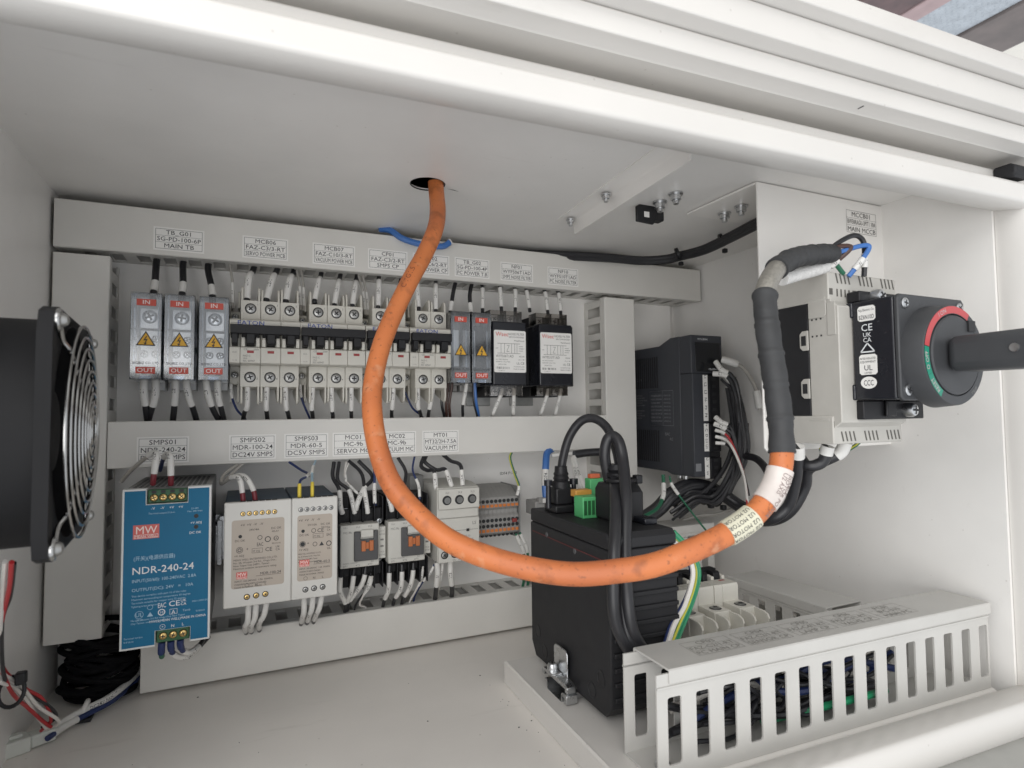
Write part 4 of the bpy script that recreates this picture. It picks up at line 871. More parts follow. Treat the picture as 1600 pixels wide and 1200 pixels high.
def sframe(a, b, c, d, t=0.3):
    for (p, q_, s1, s2) in ((a, b, c, c + t), (a, b, d - t, d), (a, a + t, c, d), (b - t, b, c, d)): lm.add([(-0.12, -p, s1), (-0.12, -q_, s1), (-0.12, -q_, s2), (-0.12, -p, s2)], [(0, 1, 2, 3)])
sframe(50, 96, 60, 104); sframe(50, 76, 60, 104)
for i, t_ in enumerate(('MITSUBISHI SERVO', 'MODEL MR-J5-40A', 'POWER 400W', 'INPUT 3PH 200-240V', 'OUTPUT 3PH 0-360Hz', 'MAX AMB TEMP 60', 'SERIAL 0K1206', 'MADE IN JAPAN')): lm.text(t_, (-0.12, -52, 97 - i * 4.6), Un, Z, 3.0, 'l', maxw=22); lm.text('IP20 KC UL', (-0.12, -78, 97 - i * 4.6), Un, Z, 2.6, 'l', maxw=14)
lm.text('EAC', (-0.12, -79, 48), Un, Z, 5, 'l'); lm.text('KC', (-0.12, -88, 42), Un, Z, 4.6, 'l'); lm.text('CE UL', (-0.12, -22, 118), Un, Z, 5, 'l')
lm.build('side_lettering', INKGD, r, smooth=False)
for zt, t_ in ((H - 48, ('L1', 'L2', 'L3', 'N-', 'P3', 'P4')), (H - 106, ('P+', 'C', 'D', 'L11', 'L21')), (H - 146, ('U', 'V', 'W'))):
    L = {6: 55, 5: 33, 3: 25}[len(t_)]
    tp = MB().box(15.5, 22.6, -D + 3.9, -D + 3.2, zt - L, zt).build('terminal_label', PAPER, r, bevel=.3)
    mb = MB()
    for i, s_ in enumerate(t_): mb.text(s_, (17.2, -D + 3.1, zt - (i + 0.5) * L / len(t_) + 2.2), (0, 0, -1), (1, 0, 0), 5.0, 'c', maxw=L / len(t_) * .8)
    mb.build('lettering', INK, tp, smooth=False)
    cn = MB().box(25, 42, -D + 12, -D + 4, zt - L - 1, zt - 1).build('power_plug', BLACK, r, bevel=.8)
    hm = MB()
    for i in range(len(t_)): hm.box(30, 36, -D + 4, -D + 3.8, zt - (i + 0.7) * L / len(t_), zt - (i + 0.3) * L / len(t_))
    hm.build_each('plug_opening', SCREWDK, cn)
MB().box(26, 38, -D + 11, -D + 6, 4, 9).build('orange_plug', mat('orange_plug', (0.60, 0.13, 0.05), 0.45), r, bevel=.5)
MB().box(2, 10, -D + 3.9, -D + 3.6, 7, 16).text('CN', (6, -D + 3.5, 10), U, Z, 3.6, 'c').build('rating_code', INKGD, r, smooth=False)
for yy in (-98, -108): MB().cyl((6, yy, 0.1), (6, yy, -4), 3.4, 3.0, 14).build('earth_screw', STEEL, r)


# ------------------------------------------------------------------ cables and wires
CAM = Vector((160.34, -685.54, -6.95))
def arclen(P):
    L = [0.0]
    for a, b in zip(P, P[1:]): L.append(L[-1] + (b - a).length)
    return L
def sample(P, L, s_):
    s_ = min(max(s_, 0), L[-1] - 1e-6)
    for i in range(len(L) - 1):
        if L[i + 1] >= s_:
            t = (s_ - L[i]) / max(1e-9, L[i + 1] - L[i]); return P[i].lerp(P[i + 1], t), (P[i + 1] - P[i]).normalized()
    return P[-1], (P[-1] - P[-2]).normalized()
def cut(P, L, a, b, step=2.0):
    n = max(2, int((b - a) / step)); return [sample(P, L, a + (b - a) * k / n)[0] for k in range(n + 1)]
VIEW = Vector((-0.41, -0.91, 0.0)).normalized()     # lettering on round sleeves is printed on the outward side
def tube_text(mb, P, L, r_, s0, txt, size, theta=0.0, flip=False, sx=1.0):
    x = 0.0
    for c in txt:
        vs, fs, adv = GLY.get(c, GLY[' ']); out = []
        for vx, vy in vs:
            s_ = s0 + (x + vx * size * sx) * (-1 if flip else 1); p, t = sample(P, L, s_)
            n = (VIEW - t * VIEW.dot(t)).normalized(); b = t.cross(n)
            a = theta + (vy - 0.35) * size / r_ * (1 if flip else -1)
            out.append(p + (n * math.cos(a) + b * math.sin(a)) * (r_ + 0.12))
        if out: mb.add(out, fs)
        x += adv * size * sx
def nearest_s(P, L, q_):
    q_ = Vector(q_); best = min(range(len(P)), key=lambda i: (P[i] - q_).length); return L[best]
NW = 0
def wire(label, m, pts, r_=1.5, sleeves=(), cat='wire', group=None, name='wire', k=8, ferrule=None, stripe=None, n=8):
    # sleeves: (start fraction, end fraction, text)
    P = spline(pts, k); L = arclen(P); root = thing(name, label, cat, tuple(P[0]), group=group); o = P[0]
    loc = [p - o for p in P]
    MB().tube(loc, r_, n).build('insulation', m, root)
    for s_ in sleeves:
        a, b = s_[0] * L[-1], s_[1] * L[-1]; q_ = cut(loc, L, a, b); rr = r_ + (s_[3] if len(s_) > 3 else 0.55)
        sv = MB().tube(q_, rr, 12).build('marker_sleeve', SLEEVE, root)
        if s_[2]:
            mb = MB(); size = min(rr * 1.35, 5.0); tw = text_width(s_[2], size); dn = (q_[-1] - q_[0]).z < 0
            s0 = (a + b) / 2 + (-tw / 2 if not dn else tw / 2)
            tube_text(mb, loc, L, rr, s0, s_[2], size, 0.0, dn)
            mb.build('lettering', INK, sv, smooth=False)
    if ferrule:
        fm, a, b = ferrule; MB().tube(cut(loc, L, a * L[-1], b * L[-1]), r_ + 0.5, 10).build('ferrule', fm, root)
    if stripe:
        for th in (0.5, math.pi + .5):
            mb = MB(); vs = []
            for i, p in enumerate(loc):
                t = (loc[min(len(loc) - 1, i + 1)] - loc[max(0, i - 1)]).normalized(); nn = (VIEW - t * VIEW.dot(t)).normalized(); b = t.cross(nn)
                vs += [p + (nn * math.cos(th + d) + b * math.sin(th + d)) * (r_ + 0.08) for d in (-0.4, 0, 0.4)]
            mb.add(vs, [f for i in range(len(loc) - 1) for f in ((3 * i, 3 * i + 1, 3 * i + 4, 3 * i + 3), (3 * i + 1, 3 * i + 2, 3 * i + 5, 3 * i + 4))])
            mb.build('stripe', stripe, root)
    return root
NTH = ('first', 'second', 'third', 'fourth', 'fifth', 'sixth')
def up(p, y, z): return (p[0], y, z)
# upper row, feeds coming down from the top duct
gT = 'feed wires into the upper row'
for i, (a, b, c) in enumerate((((84.0,-30.0,143.4), (85.0,-48.0,116.3), (84.3,-54.0,104.3)), ((106.2,-30.0,141.8), (108.0,-48.0,117.5), (107.6,-54.0,104.2)), ((127.9,-30.0,138.7), (132.3,-48.0,116.3), (133.3,-54.0,102.9)))):
    wire('thick black feed wire into the %s clear-covered block from the left' % NTH[i], WIREB, [(a[0] + 2, -26, 152), a, b, c, (c[0], -54, c[2] - 8)], 3.0, [(0.62, 0.80, '')], group=gT)
brk = [
 ('leftmost breaker, first pole', (168.5,-34.0,138.8), (164.9,-50.0,128.6), (163.3,-56.0,107.1), 'L1-1', 3.4), ('leftmost breaker, second pole', (190.8,-34.0,140.8), (185.9,-50.0,127.8), (181.2,-56.0,108.4), 'L2-1', 3.4), ('leftmost breaker, third pole', (206.9,-34.0,139.6), (202.7,-50.0,129.2), (198.9,-56.0,108.3), 'L3-1', 3.4),
 ('second breaker, first pole', (234.2,-34.0,139.2), (230.5,-50.0,130.1), (226.2,-56.0,110.8), 'L1-1', 2.9), ('second breaker, second pole', (253.9,-34.0,139.5), (249.7,-50.0,127.6), (245.7,-56.0,107.5), 'L2-1', 2.9), ('second breaker, third pole', (271.4,-34.0,139.6), (267.3,-50.0,127.7), (263.7,-56.0,108.1), 'L3-1', 2.9),
 ('third breaker, first pole', (295.5,-34.0,143.0), (292.2,-50.0,131.7), (290.3,-56.0,108.4), 'L2-1', 2.9), ('third breaker, second pole', (319.7,-34.0,140.7), (314.4,-50.0,128.5), (310.8,-56.0,109.1), 'L3-1', 2.9),
 ('rightmost breaker, first pole', (338.7,-34.0,145.1), (334.3,-50.0,133.6), (334.0,-56.0,109.9), 'L1-1', 2.7), ('rightmost breaker, second pole', (360.4,-34.0,144.0), (355.5,-50.0,132.4), (353.5,-56.0,108.3), 'L3-1', 2.7)]
for nm, a, b, c, t_, rr in brk:
    wire('black wire with white marker into the top of the ' + nm, WIREB, [(a[0] + 3, -28, 153), a, b, c, (c[0], -57, c[2] - 5)], rr - 0.5, [(0.40, 0.93, t_)], group=gT)
for i, (a, b, c) in enumerate((((147.4,-34.0,144.7), (150.0,-40.0,125.7), (150.9,-42.0,98.6)), ((210.6,-34.0,142.6), (212.7,-40.0,127.4), (213.9,-42.0,100.6)), ((215.1,-33.0,143.2), (216.6,-38.0,128.1), (217.2,-40.0,100.4)), ((273.4,-34.0,143.9), (277.8,-40.0,122.1), (279.5,-42.0,99.8)), ((278.4,-33.0,144.6), (281.6,-38.0,122.8), (283.3,-40.0,100.3)))):
    wire('thin pale grey wire beside the %s auxiliary terminal, %s' % (('leftmost breaker', 'second breaker', 'second breaker', 'third breaker', 'third breaker')[i], ('single', 'left of a pair', 'right of a pair', 'left of a pair', 'right of a pair')[i]), WIREGY, [(a[0], -28, 153), a, b, c], 1.2, [(0.55, 0.9, 'A12')], group='thin grey auxiliary wires')
for i, (a, b, c) in enumerate((((384.3,-34.0,145.9), (377.0,-46.0,129.7), (371.2,-54.0,107.5)), ((404.1,-34.0,144.5), (397.1,-46.0,128.2), (395.5,-54.0,107.5)))):
    wire('black wire into the top of the %s narrow clear block' % ('left', 'right')[i], WIREB, [(a[0] + 3, -28, 152), a, b, c, (c[0], -54, c[2] - 5)], 2.4, [(0.72, 0.92, '')], group=gT)
for i, (a, b, t_) in enumerate((((416.9,-36.0,139.0), (412.7,-46.0,109.8), 'E1'), ((437.4,-40.0,140.6), (434.3,-52.0,107.2), 'L1-11'), ((457.4,-40.0,139.0), (451.5,-52.0,107.4), 'L2-11'), ((474.7,-36.0,139.5), (473.8,-46.0,114.3), 'E1'), ((498.0,-40.0,138.9), (495.6,-52.0,106.8), 'L1-20'), ((516.8,-40.0,138.6), (513.2,-52.0,107.0), 'L3-20'))):
    wire('white marked wire above the noise filters, %s from the left' % NTH[i], WIREB, [(a[0] - 1, -30, 152), (a[0], a[1], a[2] + 1), b], 2.1, [(0.3, 0.9 if i % 3 == 0 else 0.8, t_)], group=gT)
# upper row, wires leaving downwards into the middle duct
gB = 'wires leaving the upper row downwards'
low = [
 ('first clear block, left', (78.0,-50.0,27.9), (77.9,-48.0,15.6), (78.9,-42.0,-0.1), (79.1,-34.0,-9.7), 3.2, 'L1'), ('first clear block, right', (87.1,-50.0,28.0), (87.1,-48.0,12.1), (83.0,-42.0,-1.4), (79.9,-32.0,-10.3), 3.2, 'L1-1'),
 ('second clear block, left', (103.1,-50.0,28.2), (103.1,-48.0,15.1), (101.7,-42.0,-0.3), (100.1,-34.0,-11.2), 3.2, 'L2'), ('second clear block, right', (112.0,-50.0,27.1), (114.2,-48.0,11.6), (117.7,-42.0,-0.4), (120.0,-34.0,-10.9), 3.2, 'L2-1'),
 ('third clear block, left', (128.6,-50.0,27.3), (130.3,-48.0,14.0), (134.6,-42.0,-0.6), (139.4,-34.0,-11.2), 3.2, 'L3'), ('third clear block, right', (138.4,-50.0,27.5), (139.1,-48.0,12.8), (141.8,-42.0,-0.6), (144.0,-34.0,-11.2), 3.0, 'L3-1'),
 ('leftmost breaker, first pole', (164.7,-56.0,23.8), (164.4,-52.0,2.8), (162.2,-44.0,-3.9), (161.1,-34.0,-10.9), 2.6, 'L1-16'), ('leftmost breaker, second pole', (181.9,-56.0,23.9), (181.6,-52.0,2.1), (182.5,-44.0,-4.8), (183.5,-34.0,-11.2), 2.6, 'L2-16'), ('leftmost breaker, third pole', (198.8,-56.0,24.1), (199.8,-52.0,2.0), (202.2,-44.0,-5.0), (204.1,-34.0,-11.5), 2.6, 'L3-16'),
 ('second breaker, first pole', (224.8,-56.0,24.4), (224.1,-52.0,1.2), (225.6,-44.0,-5.2), (227.2,-34.0,-11.2), 2.5, 'L1-41'), ('second breaker, second pole', (242.8,-56.0,23.2), (244.1,-52.0,-1.5), (245.8,-44.0,-6.7), (247.2,-34.0,-11.4), 2.5, 'L2-41'), ('second breaker, third pole', (262.6,-56.0,23.4), (263.3,-52.0,0.3), (264.6,-44.0,-6.3), (266.3,-34.0,-11.7), 2.5, 'L3-41'),
 ('third breaker, second pole', (306.5,-56.0,23.8), (306.1,-52.0,2.1), (307.2,-44.0,-4.7), (309.5,-34.0,-10.9), 2.5, 'L1-18'), ('rightmost breaker, first pole', (333.0,-56.0,24.1), (334.0,-52.0,2.7), (338.4,-44.0,-4.3), (342.6,-34.0,-10.7), 2.5, 'L1-20'), ('rightmost breaker, second pole', (350.2,-56.0,24.2), (347.7,-52.0,1.9), (348.5,-44.0,-5.1), (350.7,-34.0,-10.8), 2.5, 'L3-20'),
 ('first narrow block, marked', (391.0,-50.0,26.3), (390.0,-46.0,13.4), (389.0,-42.0,1.1), (391.8,-34.0,-9.8), 2.2, 'L2')]
for nm, a, b, c, d, rr, t_ in low:
    wire('black wire with white marker below the ' + nm, WIREB, [(a[0], a[1], a[2] + 6), a, b, c, d, (d[0], -30, -16)], rr - 0.5, [(0.04, 0.56, t_)], group=gB)
for i, (a, b, c, d) in enumerate((((150.0,-42.0,24.3), (150.6,-42.0,13.0), (155.3,-40.0,-0.7), (162.9,-34.0,-9.6)), ((213.8,-42.0,24.9), (214.5,-42.0,13.2), (219.1,-40.0,0.1), (224.1,-34.0,-10.5)), ((322.5,-42.0,17.6), (324.6,-42.0,12.0), (331.5,-40.0,-0.6), (344.1,-34.0,-10.0)))):
    wire('thin navy wire curving down below the %s breaker' % ('leftmost', 'second', 'rightmost')[i], WIREN, [a, b, c, d, (d[0], -30, -16)], 1.1, [(0.0, 0.3, '1A2')] if i < 2 else (), group=gB)
for i, (m_, w_, a, b, c) in enumerate(((WIREB, 'black', (363.4,-44.0,13.4), (364.7,-42.0,0.5), (369.5,-34.0,-9.6)), (WIREBR, 'dark brown', (371.0,-44.0,23.5), (369.3,-42.0,4.8), (372.5,-34.0,-9.6)), (WIREBR, 'brown', (375.5,-44.0,23.6), (373.0,-42.0,4.8), (376.4,-34.0,-9.6)), (WIREB, 'black', (401.7,-44.0,26.7), (403.1,-42.0,6.2), (409.9,-34.0,-10.0)), (WIREBL, 'blue', (402.5,-46.0,26.6), (404.7,-44.0,6.2), (411.5,-34.0,-10.1)))):
    wire('%s wire under the %s narrow clear block' % (w_, 'left' if i < 3 else 'right'), m_, [(a[0], a[1], a[2] + 5), a, b, c, (c[0], -30, -16)], 1.7, group=gB)
for i, (a, b, c, t_) in enumerate((((432.5,-54.0,16.9), (426.0,-46.0,-4.3), (426.8,-40.0,-8.8), 'L1-12'), ((447.9,-54.0,17.0), (450.4,-46.0,-4.5), (453.1,-40.0,-9.0), 'L3-12'), ((492.3,-54.0,17.2), (488.4,-46.0,-4.1), (488.8,-40.0,-8.7), 'L1-21'), ((509.7,-54.0,17.3), (507.6,-46.0,-5.0), (509.0,-40.0,-9.7), 'L3-21'))):
    wire('white marked wire below the noise filters, %s from the left' % NTH[i], WIREB, [(a[0], a[1], a[2] + 4), a, b, c, (c[0], -32, -16)], 1.9, [(0.0, 0.80, t_)], group=gB)
# lower row
gL = 'wires in the lower row'
wire('grey looping wire at the top left of the blue power supply', WIREGY, [(63.8,-60.0,-63.4), (73.7,-80.0,-52.7), (90.0,-110.0,-38.9), (95.9,-118.0,-36.6), (96.4,-122.0,-43.6), (95.3,-122.0,-55.5), (94.4,-118.0,-61.5)], 1.7, [(0.62, 0.9, 'N24', 0.9)], group=gL, ferrule=(REDF, 0.9, 1.0))
wire('dark navy wire into the blue power supply top connector', WIREN, [(93.0,-60.0,-55.3), (99.5,-100.0,-43.1), (104.3,-116.0,-38.1), (106.8,-122.0,-41.0), (107.5,-122.0,-56.1), (107.2,-118.0,-62.7)], 1.7, [(0.55, 0.9, 'P24', 0.9)], group=gL, ferrule=(REDF, 0.9, 1.0))
for i, (m_, a, b, c) in enumerate(((WIREG, (102.7,-118.0,-189.2), (102.2,-116.0,-197.5), (102.1,-110.0,-203.7)), (WIREN, (109.1,-118.0,-189.3), (109.0,-116.0,-195.6), (109.9,-110.0,-201.9)), (WIREN, (115.9,-118.0,-189.4), (115.8,-116.0,-195.2), (117.3,-110.0,-201.7)))):
    wire('%s stub under the blue power supply, %s' % (('green and blue', 'blue', 'blue')[i], ('left', 'middle', 'right')[i]), m_, [a, b, c], 2.2, group=gL, ferrule=(WIREN, 0.0, 0.6))
wire('white marked wire curling behind the bottom of the blue power supply', WIREB, [(108.9,-110.0,-201.3), (113.1,-104.0,-207.8), (121.1,-96.0,-211.0), (127.2,-84.0,-209.7), (134.5,-70.0,-206.2)], 2.0, [(0.02, 0.7, 'L2-17')], group=gL)
wire('second white marked wire curling behind the blue power supply', WIREB, [(116.4,-110.0,-201.0), (120.7,-104.0,-205.9), (125.9,-96.0,-206.4), (130.9,-80.0,-205.1)], 2.0, [(0.02, 0.65, 'L1-17')], group=gL)
for i, (pp, t_) in enumerate(((((157.0,-48.0,-53.3), (145.2,-60.0,-62.1), (143.5,-75.0,-68.8), (152.2,-90.0,-62.0), (158.5,-100.0,-62.6), (161.2,-104.0,-75.8), (161.8,-104.0,-83.7)), 'P24'), (((161.5,-48.0,-52.9), (149.5,-58.0,-64.3), (146.6,-70.0,-67.1), (157.3,-88.0,-60.8), (164.2,-98.0,-62.5), (170.0,-104.0,-73.0), (171.6,-104.0,-82.7)), 'N24'))):
    wire('grey looped wire into the top of the wider beige supply, %s' % ('left', 'right')[i], WIREGY, list(pp), 1.6, [(0.60, 0.9, t_, 0.7)], group=gL, ferrule=(REDF, 0.9, 1.0))
wire('black wire with yellow ferrule into the narrow beige supply, left', WIREN, [(203.3,-50.0,-53.3), (213.4,-60.0,-60.6), (219.3,-80.0,-64.1), (210.2,-98.0,-66.8), (208.6,-104.0,-74.2), (208.7,-104.0,-83.5)], 1.2, [(0.44, 0.62, '')], group=gL, ferrule=(YELF, 0.82, 1.0))
wire('pale blue wire with yellow ferrule into the narrow beige supply, right', mat('pale_blue_wire', (0.30, 0.45, 0.55), 0.4), [(228.3,-50.0,-53.1), (222.2,-80.0,-60.0), (220.0,-102.0,-71.6), (219.8,-104.0,-83.1)], 1.1, [(0.3, 0.55, '')], group=gL, ferrule=(YELF, 0.78, 1.0))
for i, (a, b, c) in enumerate((((166.8,-100.0,-175.4), (166.5,-96.0,-188.8), (164.5,-84.0,-197.8)), ((173.1,-100.0,-175.1), (172.2,-96.0,-187.4), (169.3,-84.0,-198.0)), ((181.5,-100.0,-175.2), (179.6,-96.0,-186.2), (176.2,-84.0,-196.2)), ((213.4,-100.0,-173.3), (213.9,-96.0,-187.2), (213.9,-84.0,-196.0)), ((221.3,-100.0,-173.8), (220.6,-96.0,-186.4), (219.6,-84.0,-195.7)), ((229.2,-100.0,-173.7), (227.4,-96.0,-186.2), (225.9,-84.0,-195.4)))):
    wire('white marked wire below the %s beige supply, %s' % (('wider', 'narrow')[i // 3], ('left', 'middle', 'right')[i % 3]), WIREB, [(a[0], a[1], a[2] + 5), a, b, c, (c[0] + 2, -34, -222)], 2.0, [(0.0, 0.62, ('E', 'L2-17', 'L1-17', 'E', 'L2-19', 'L1-19')[i])], group=gL)
# contactor feeds
cf = [(((247.0,-46.0,-55.5), (245.0,-52.0,-69.9), (249.9,-62.0,-82.1), (250.3,-68.0,-98.5), (253.7,-66.0,-107.9)), 'L1-20', 'first contactor, first terminal', WIREB, 2.4), (((252.1,-46.0,-55.7), (249.7,-54.0,-73.2), (259.3,-62.0,-83.3), (262.8,-68.0,-98.2), (265.1,-66.0,-108.8)), 'L2-20', 'first contactor, second terminal', WIREB, 2.2), (((271.6,-46.0,-55.2), (284.7,-54.0,-71.9), (273.7,-64.0,-82.7), (266.2,-70.0,-96.9), (265.7,-66.0,-105.0)), 'L1-20', 'first contactor, crossing the others', WIREB, 2.4), (((261.8,-46.0,-54.8), (273.1,-56.0,-67.8), (274.6,-66.0,-86.4), (276.8,-68.0,-102.4), (277.8,-66.0,-109.8)), 'L3-20', 'first contactor, third terminal', WIREB, 2.2), (((286.9,-46.0,-54.6), (286.3,-56.0,-65.1), (284.7,-64.0,-84.0), (285.3,-64.0,-100.3)), '12-13', 'first contactor, auxiliary side', WIREN, 1.8),
      (((288.3,-46.0,-56.0), (295.4,-54.0,-72.4), (297.6,-62.0,-85.0), (300.9,-68.0,-100.9), (302.7,-66.0,-109.2)), 'L1-40', 'second contactor, first terminal', WIREB, 2.4), (((313.6,-46.0,-53.6), (320.0,-54.0,-69.0), (315.2,-62.0,-86.1), (313.6,-68.0,-101.9), (314.8,-66.0,-110.2)), 'L2-40', 'second contactor, second terminal', WIREB, 2.2), (((331.9,-46.0,-52.3), (327.6,-54.0,-67.3), (331.7,-62.0,-82.4), (331.9,-66.0,-96.8)), '03-1', 'second contactor, auxiliary side', WIREN, 1.5)]
for pp, t_, nm, m_, rr in cf: wire('wire with white marker into the top of the ' + nm, m_, list(pp), rr - 0.4, [(0.56, 0.95, t_)], group='contactor wires')
for i, pp in enumerate((((259.4,-45.0,-56.1), (256.7,-50.0,-70.7), (261.9,-58.0,-80.0), (268.5,-64.0,-87.5)), ((263.9,-45.0,-53.7), (258.0,-50.0,-64.9), (257.7,-56.0,-76.1)))):
    wire('thin pink-white wire among the first contactor feeds, %s' % ('longer', 'shorter')[i], WIREW, list(pp), 0.9, [(0.7, 0.98, 'A1')], group='contactor wires')
cl = [(((252.0,-66.0,-160.8), (250.5,-68.0,-169.5), (251.1,-64.0,-183.1), (258.0,-52.0,-200.0)), 'L1-21', 'first contactor, first'), (((264.5,-66.0,-161.0), (262.9,-68.0,-171.0), (261.7,-64.0,-183.9), (259.6,-50.0,-200.2)), 'L2-21', 'first contactor, second'), (((275.9,-66.0,-161.0), (273.7,-68.0,-171.1), (270.6,-64.0,-180.6), (261.5,-50.0,-199.2)), 'L3-21', 'first contactor, third'),
      (((300.0,-66.0,-162.5), (298.9,-68.0,-173.5), (299.1,-64.0,-187.5), (297.5,-50.0,-202.8)), 'L1-41', 'second contactor, first'), (((312.7,-66.0,-162.6), (312.1,-68.0,-173.8), (311.8,-64.0,-187.8), (308.3,-50.0,-203.0)), 'L2-41', 'second contactor, second'), (((324.9,-66.0,-162.6), (323.6,-68.0,-173.9), (321.9,-64.0,-186.5), (317.9,-50.0,-202.9)), 'L3-41', 'second contactor, third')]
for pp, t_, nm in cl: wire('wire with white marker below the %s terminal' % nm, WIREB, list(pp) + [(pp[-1][0], -36, -222)], 1.9, [(0.10, 0.58, t_)], group='contactor wires')
for i, (pp, m_) in enumerate(((((283.2,-62.0,-171.8), (281.0,-60.0,-181.7), (275.6,-54.0,-192.2), (273.2,-46.0,-203.8), (280.8,-40.0,-209.9)), WIREW), (((281.9,-62.0,-168.4), (279.0,-60.0,-179.5), (277.8,-56.0,-186.8), (269.2,-46.0,-203.3)), WIREB), (((336.3,-62.0,-168.1), (334.7,-60.0,-181.8), (330.7,-54.0,-194.2), (326.4,-44.0,-208.5)), WIREW), (((348.4,-66.0,-165.3), (343.9,-62.0,-175.7), (337.2,-56.0,-186.5), (332.0,-44.0,-203.8)), WIREN), (((355.7,-70.0,-161.9), (355.4,-66.0,-176.2), (355.0,-58.0,-191.6), (357.2,-46.0,-203.9)), WIREW))):
    wire('thin %s control wire dropping from the %s' % (('pale', 'black', 'pale', 'navy', 'pale')[i], ('first contactor', 'first contactor', 'second contactor', 'overload relay', 'overload relay')[i]), m_, list(pp) + [(pp[-1][0], -34, -222)], 1.1, [(0.05, 0.35, 'A2-13', 0.5)], group='thin control wires')
for i, pp in enumerate((((342.7,-46.0,-52.7), (337.9,-50.0,-63.3), (343.3,-56.0,-67.9), (347.5,-66.0,-68.0), (347.7,-72.0,-83.7), (349.2,-74.0,-87.6)), ((344.9,-46.0,-52.8), (341.7,-52.0,-59.2), (352.2,-60.0,-67.4), (359.6,-66.0,-66.6), (362.6,-72.0,-76.4), (364.8,-74.0,-85.8)), ((363.9,-46.0,-52.1), (370.2,-54.0,-58.9), (375.6,-64.0,-61.2), (377.1,-70.0,-66.4), (377.0,-74.0,-85.2)))):
    wire('black wire with white marker into the overload relay, %s from the left' % NTH[i], WIREB, list(pp), 2.1, [(0.66, 0.98, ('L1-41', 'L2-41', 'L3-41')[i])], group='overload relay wires')
for i, pp in enumerate((((349.3,-70.0,-163.2), (350.6,-68.0,-175.1), (351.5,-60.0,-190.6), (354.3,-46.0,-208.3)), ((364.2,-70.0,-163.5), (364.8,-68.0,-176.8), (368.8,-60.0,-192.8), (373.4,-46.0,-207.4)))):
    wire('black wire with white marker leaving the overload relay, %s' % ('left', 'right')[i], WIREB, list(pp) + [(pp[-1][0], -34, -222)], 2.6, [(0.0, 0.42, ('U', 'V73')[i])], group='overload relay wires')
wire('green and yellow earth wire into the push-in terminal strip', WIREG, [(448.1,-48.0,-50.8), (443.0,-52.0,-59.2), (445.7,-58.0,-76.5), (449.3,-62.0,-90.8), (446.8,-62.0,-100.8)], 1.5, [(0.80, 1.0, 'E')], stripe=WIREY)
for i, pp in enumerate((((444.7,-62.0,-143.9), (449.3,-62.0,-154.5), (455.0,-60.0,-165.5), (458.3,-54.0,-187.5), (461.1,-46.0,-204.4)), ((449.5,-62.0,-143.0), (455.8,-62.0,-155.1), (459.9,-60.0,-164.6), (463.4,-54.0,-180.8), (467.8,-46.0,-201.5)))):
    wire('green earth wire leaving the terminal strip downwards, %s' % ('left', 'right')[i], WIREG, list(pp) + [(pp[-1][0], -36, -222)], 1.6, [(0.02, 0.30, 'E')])
wire('thick blue cable with white marker dropping behind the black controller', WIREBL, [(500.7,-46.0,-51.2), (491.4,-52.0,-55.1), (485.3,-60.0,-67.1), (481.0,-66.0,-92.3), (480.3,-70.0,-110.1)], 4.2, [(0.48, 0.74, 'IDF4', 0.3)], cat='cable', name='cable')
wire('blank white marker tube lying beside the blue cable', SLEEVE, [(495.2,-56.0,-58.1), (509.7,-58.0,-57.0), (525.3,-60.0,-55.9)], 2.4, name='marker_tube', cat='marker')
o = thing('grey_socket', 'grey plastic socket block under the blue cable', 'socket', (479.0,-66.0,-114.2))
MB().box(-14, 10, -6, 20, -10, 6).box(-10, 6, -8, 0, 4, 10).build('body', GREY, o, bevel=1.0); MB().box(-6, 3, -9, -8, 4.5, 9.5).build('clip', SLEEVE, o, bevel=.5)
# stray things above the top duct
wire('blue stray wire end lying along the top duct beside the orange cable', WIREBL, [(295.3,-42.0,194.8), (304.7,-50.0,192.2), (317.2,-56.0,182.8), (337.4,-60.0,177.6), (358.6,-62.0,177.2), (369.0,-62.0,183.4)], 3.4, name='cable', cat='cable', ferrule=(SLEEVE, 0.985, 1.0))
cb = thing('cable_bundle', 'black cable bundle strapped along the ceiling corner at the back', 'cable bundle')
for k in range(5):
    j = (0, 3.6, -3.6, 1.8, -1.8)[k]; h_ = (0, .5, .5, 2.6, -3)[k]
    pp = [(440 + 8 * k, -30, 188), (567.3,-60.4,186.0), (614.6,-75.1,183.0), (640.8,-92.3,183.0), (649.6,-108.2,184.0), (659.8,-139.6,185.0), (653.9,-186.8,186.0), (645.4,-235.7,187.0), (641.3,-255.8,187.0)]
    pp = [Vector(p) + Vector((0, j, h_)) for p in pp]
    MB().tube(spline(pp, 8), 3.4, 10).build('cable', WIREB, cb)
for p in ((646.7,-107.0,184.0), (659.3,-167.4,186.0)):
    p = Vector(p); MB().lathe(p - Vector((3, 2, -1)), (0.75, -0.55, 0.3), [(0, 7.6), (3.5, 7.6)], 20).build('cable_tie', BLACK, cb); MB().box(p.x + 2, p.x + 7, p.y - 4, p.y + 1, p.z - 12, p.z - 7).build('tie_head', BLACK, cb, bevel=1)

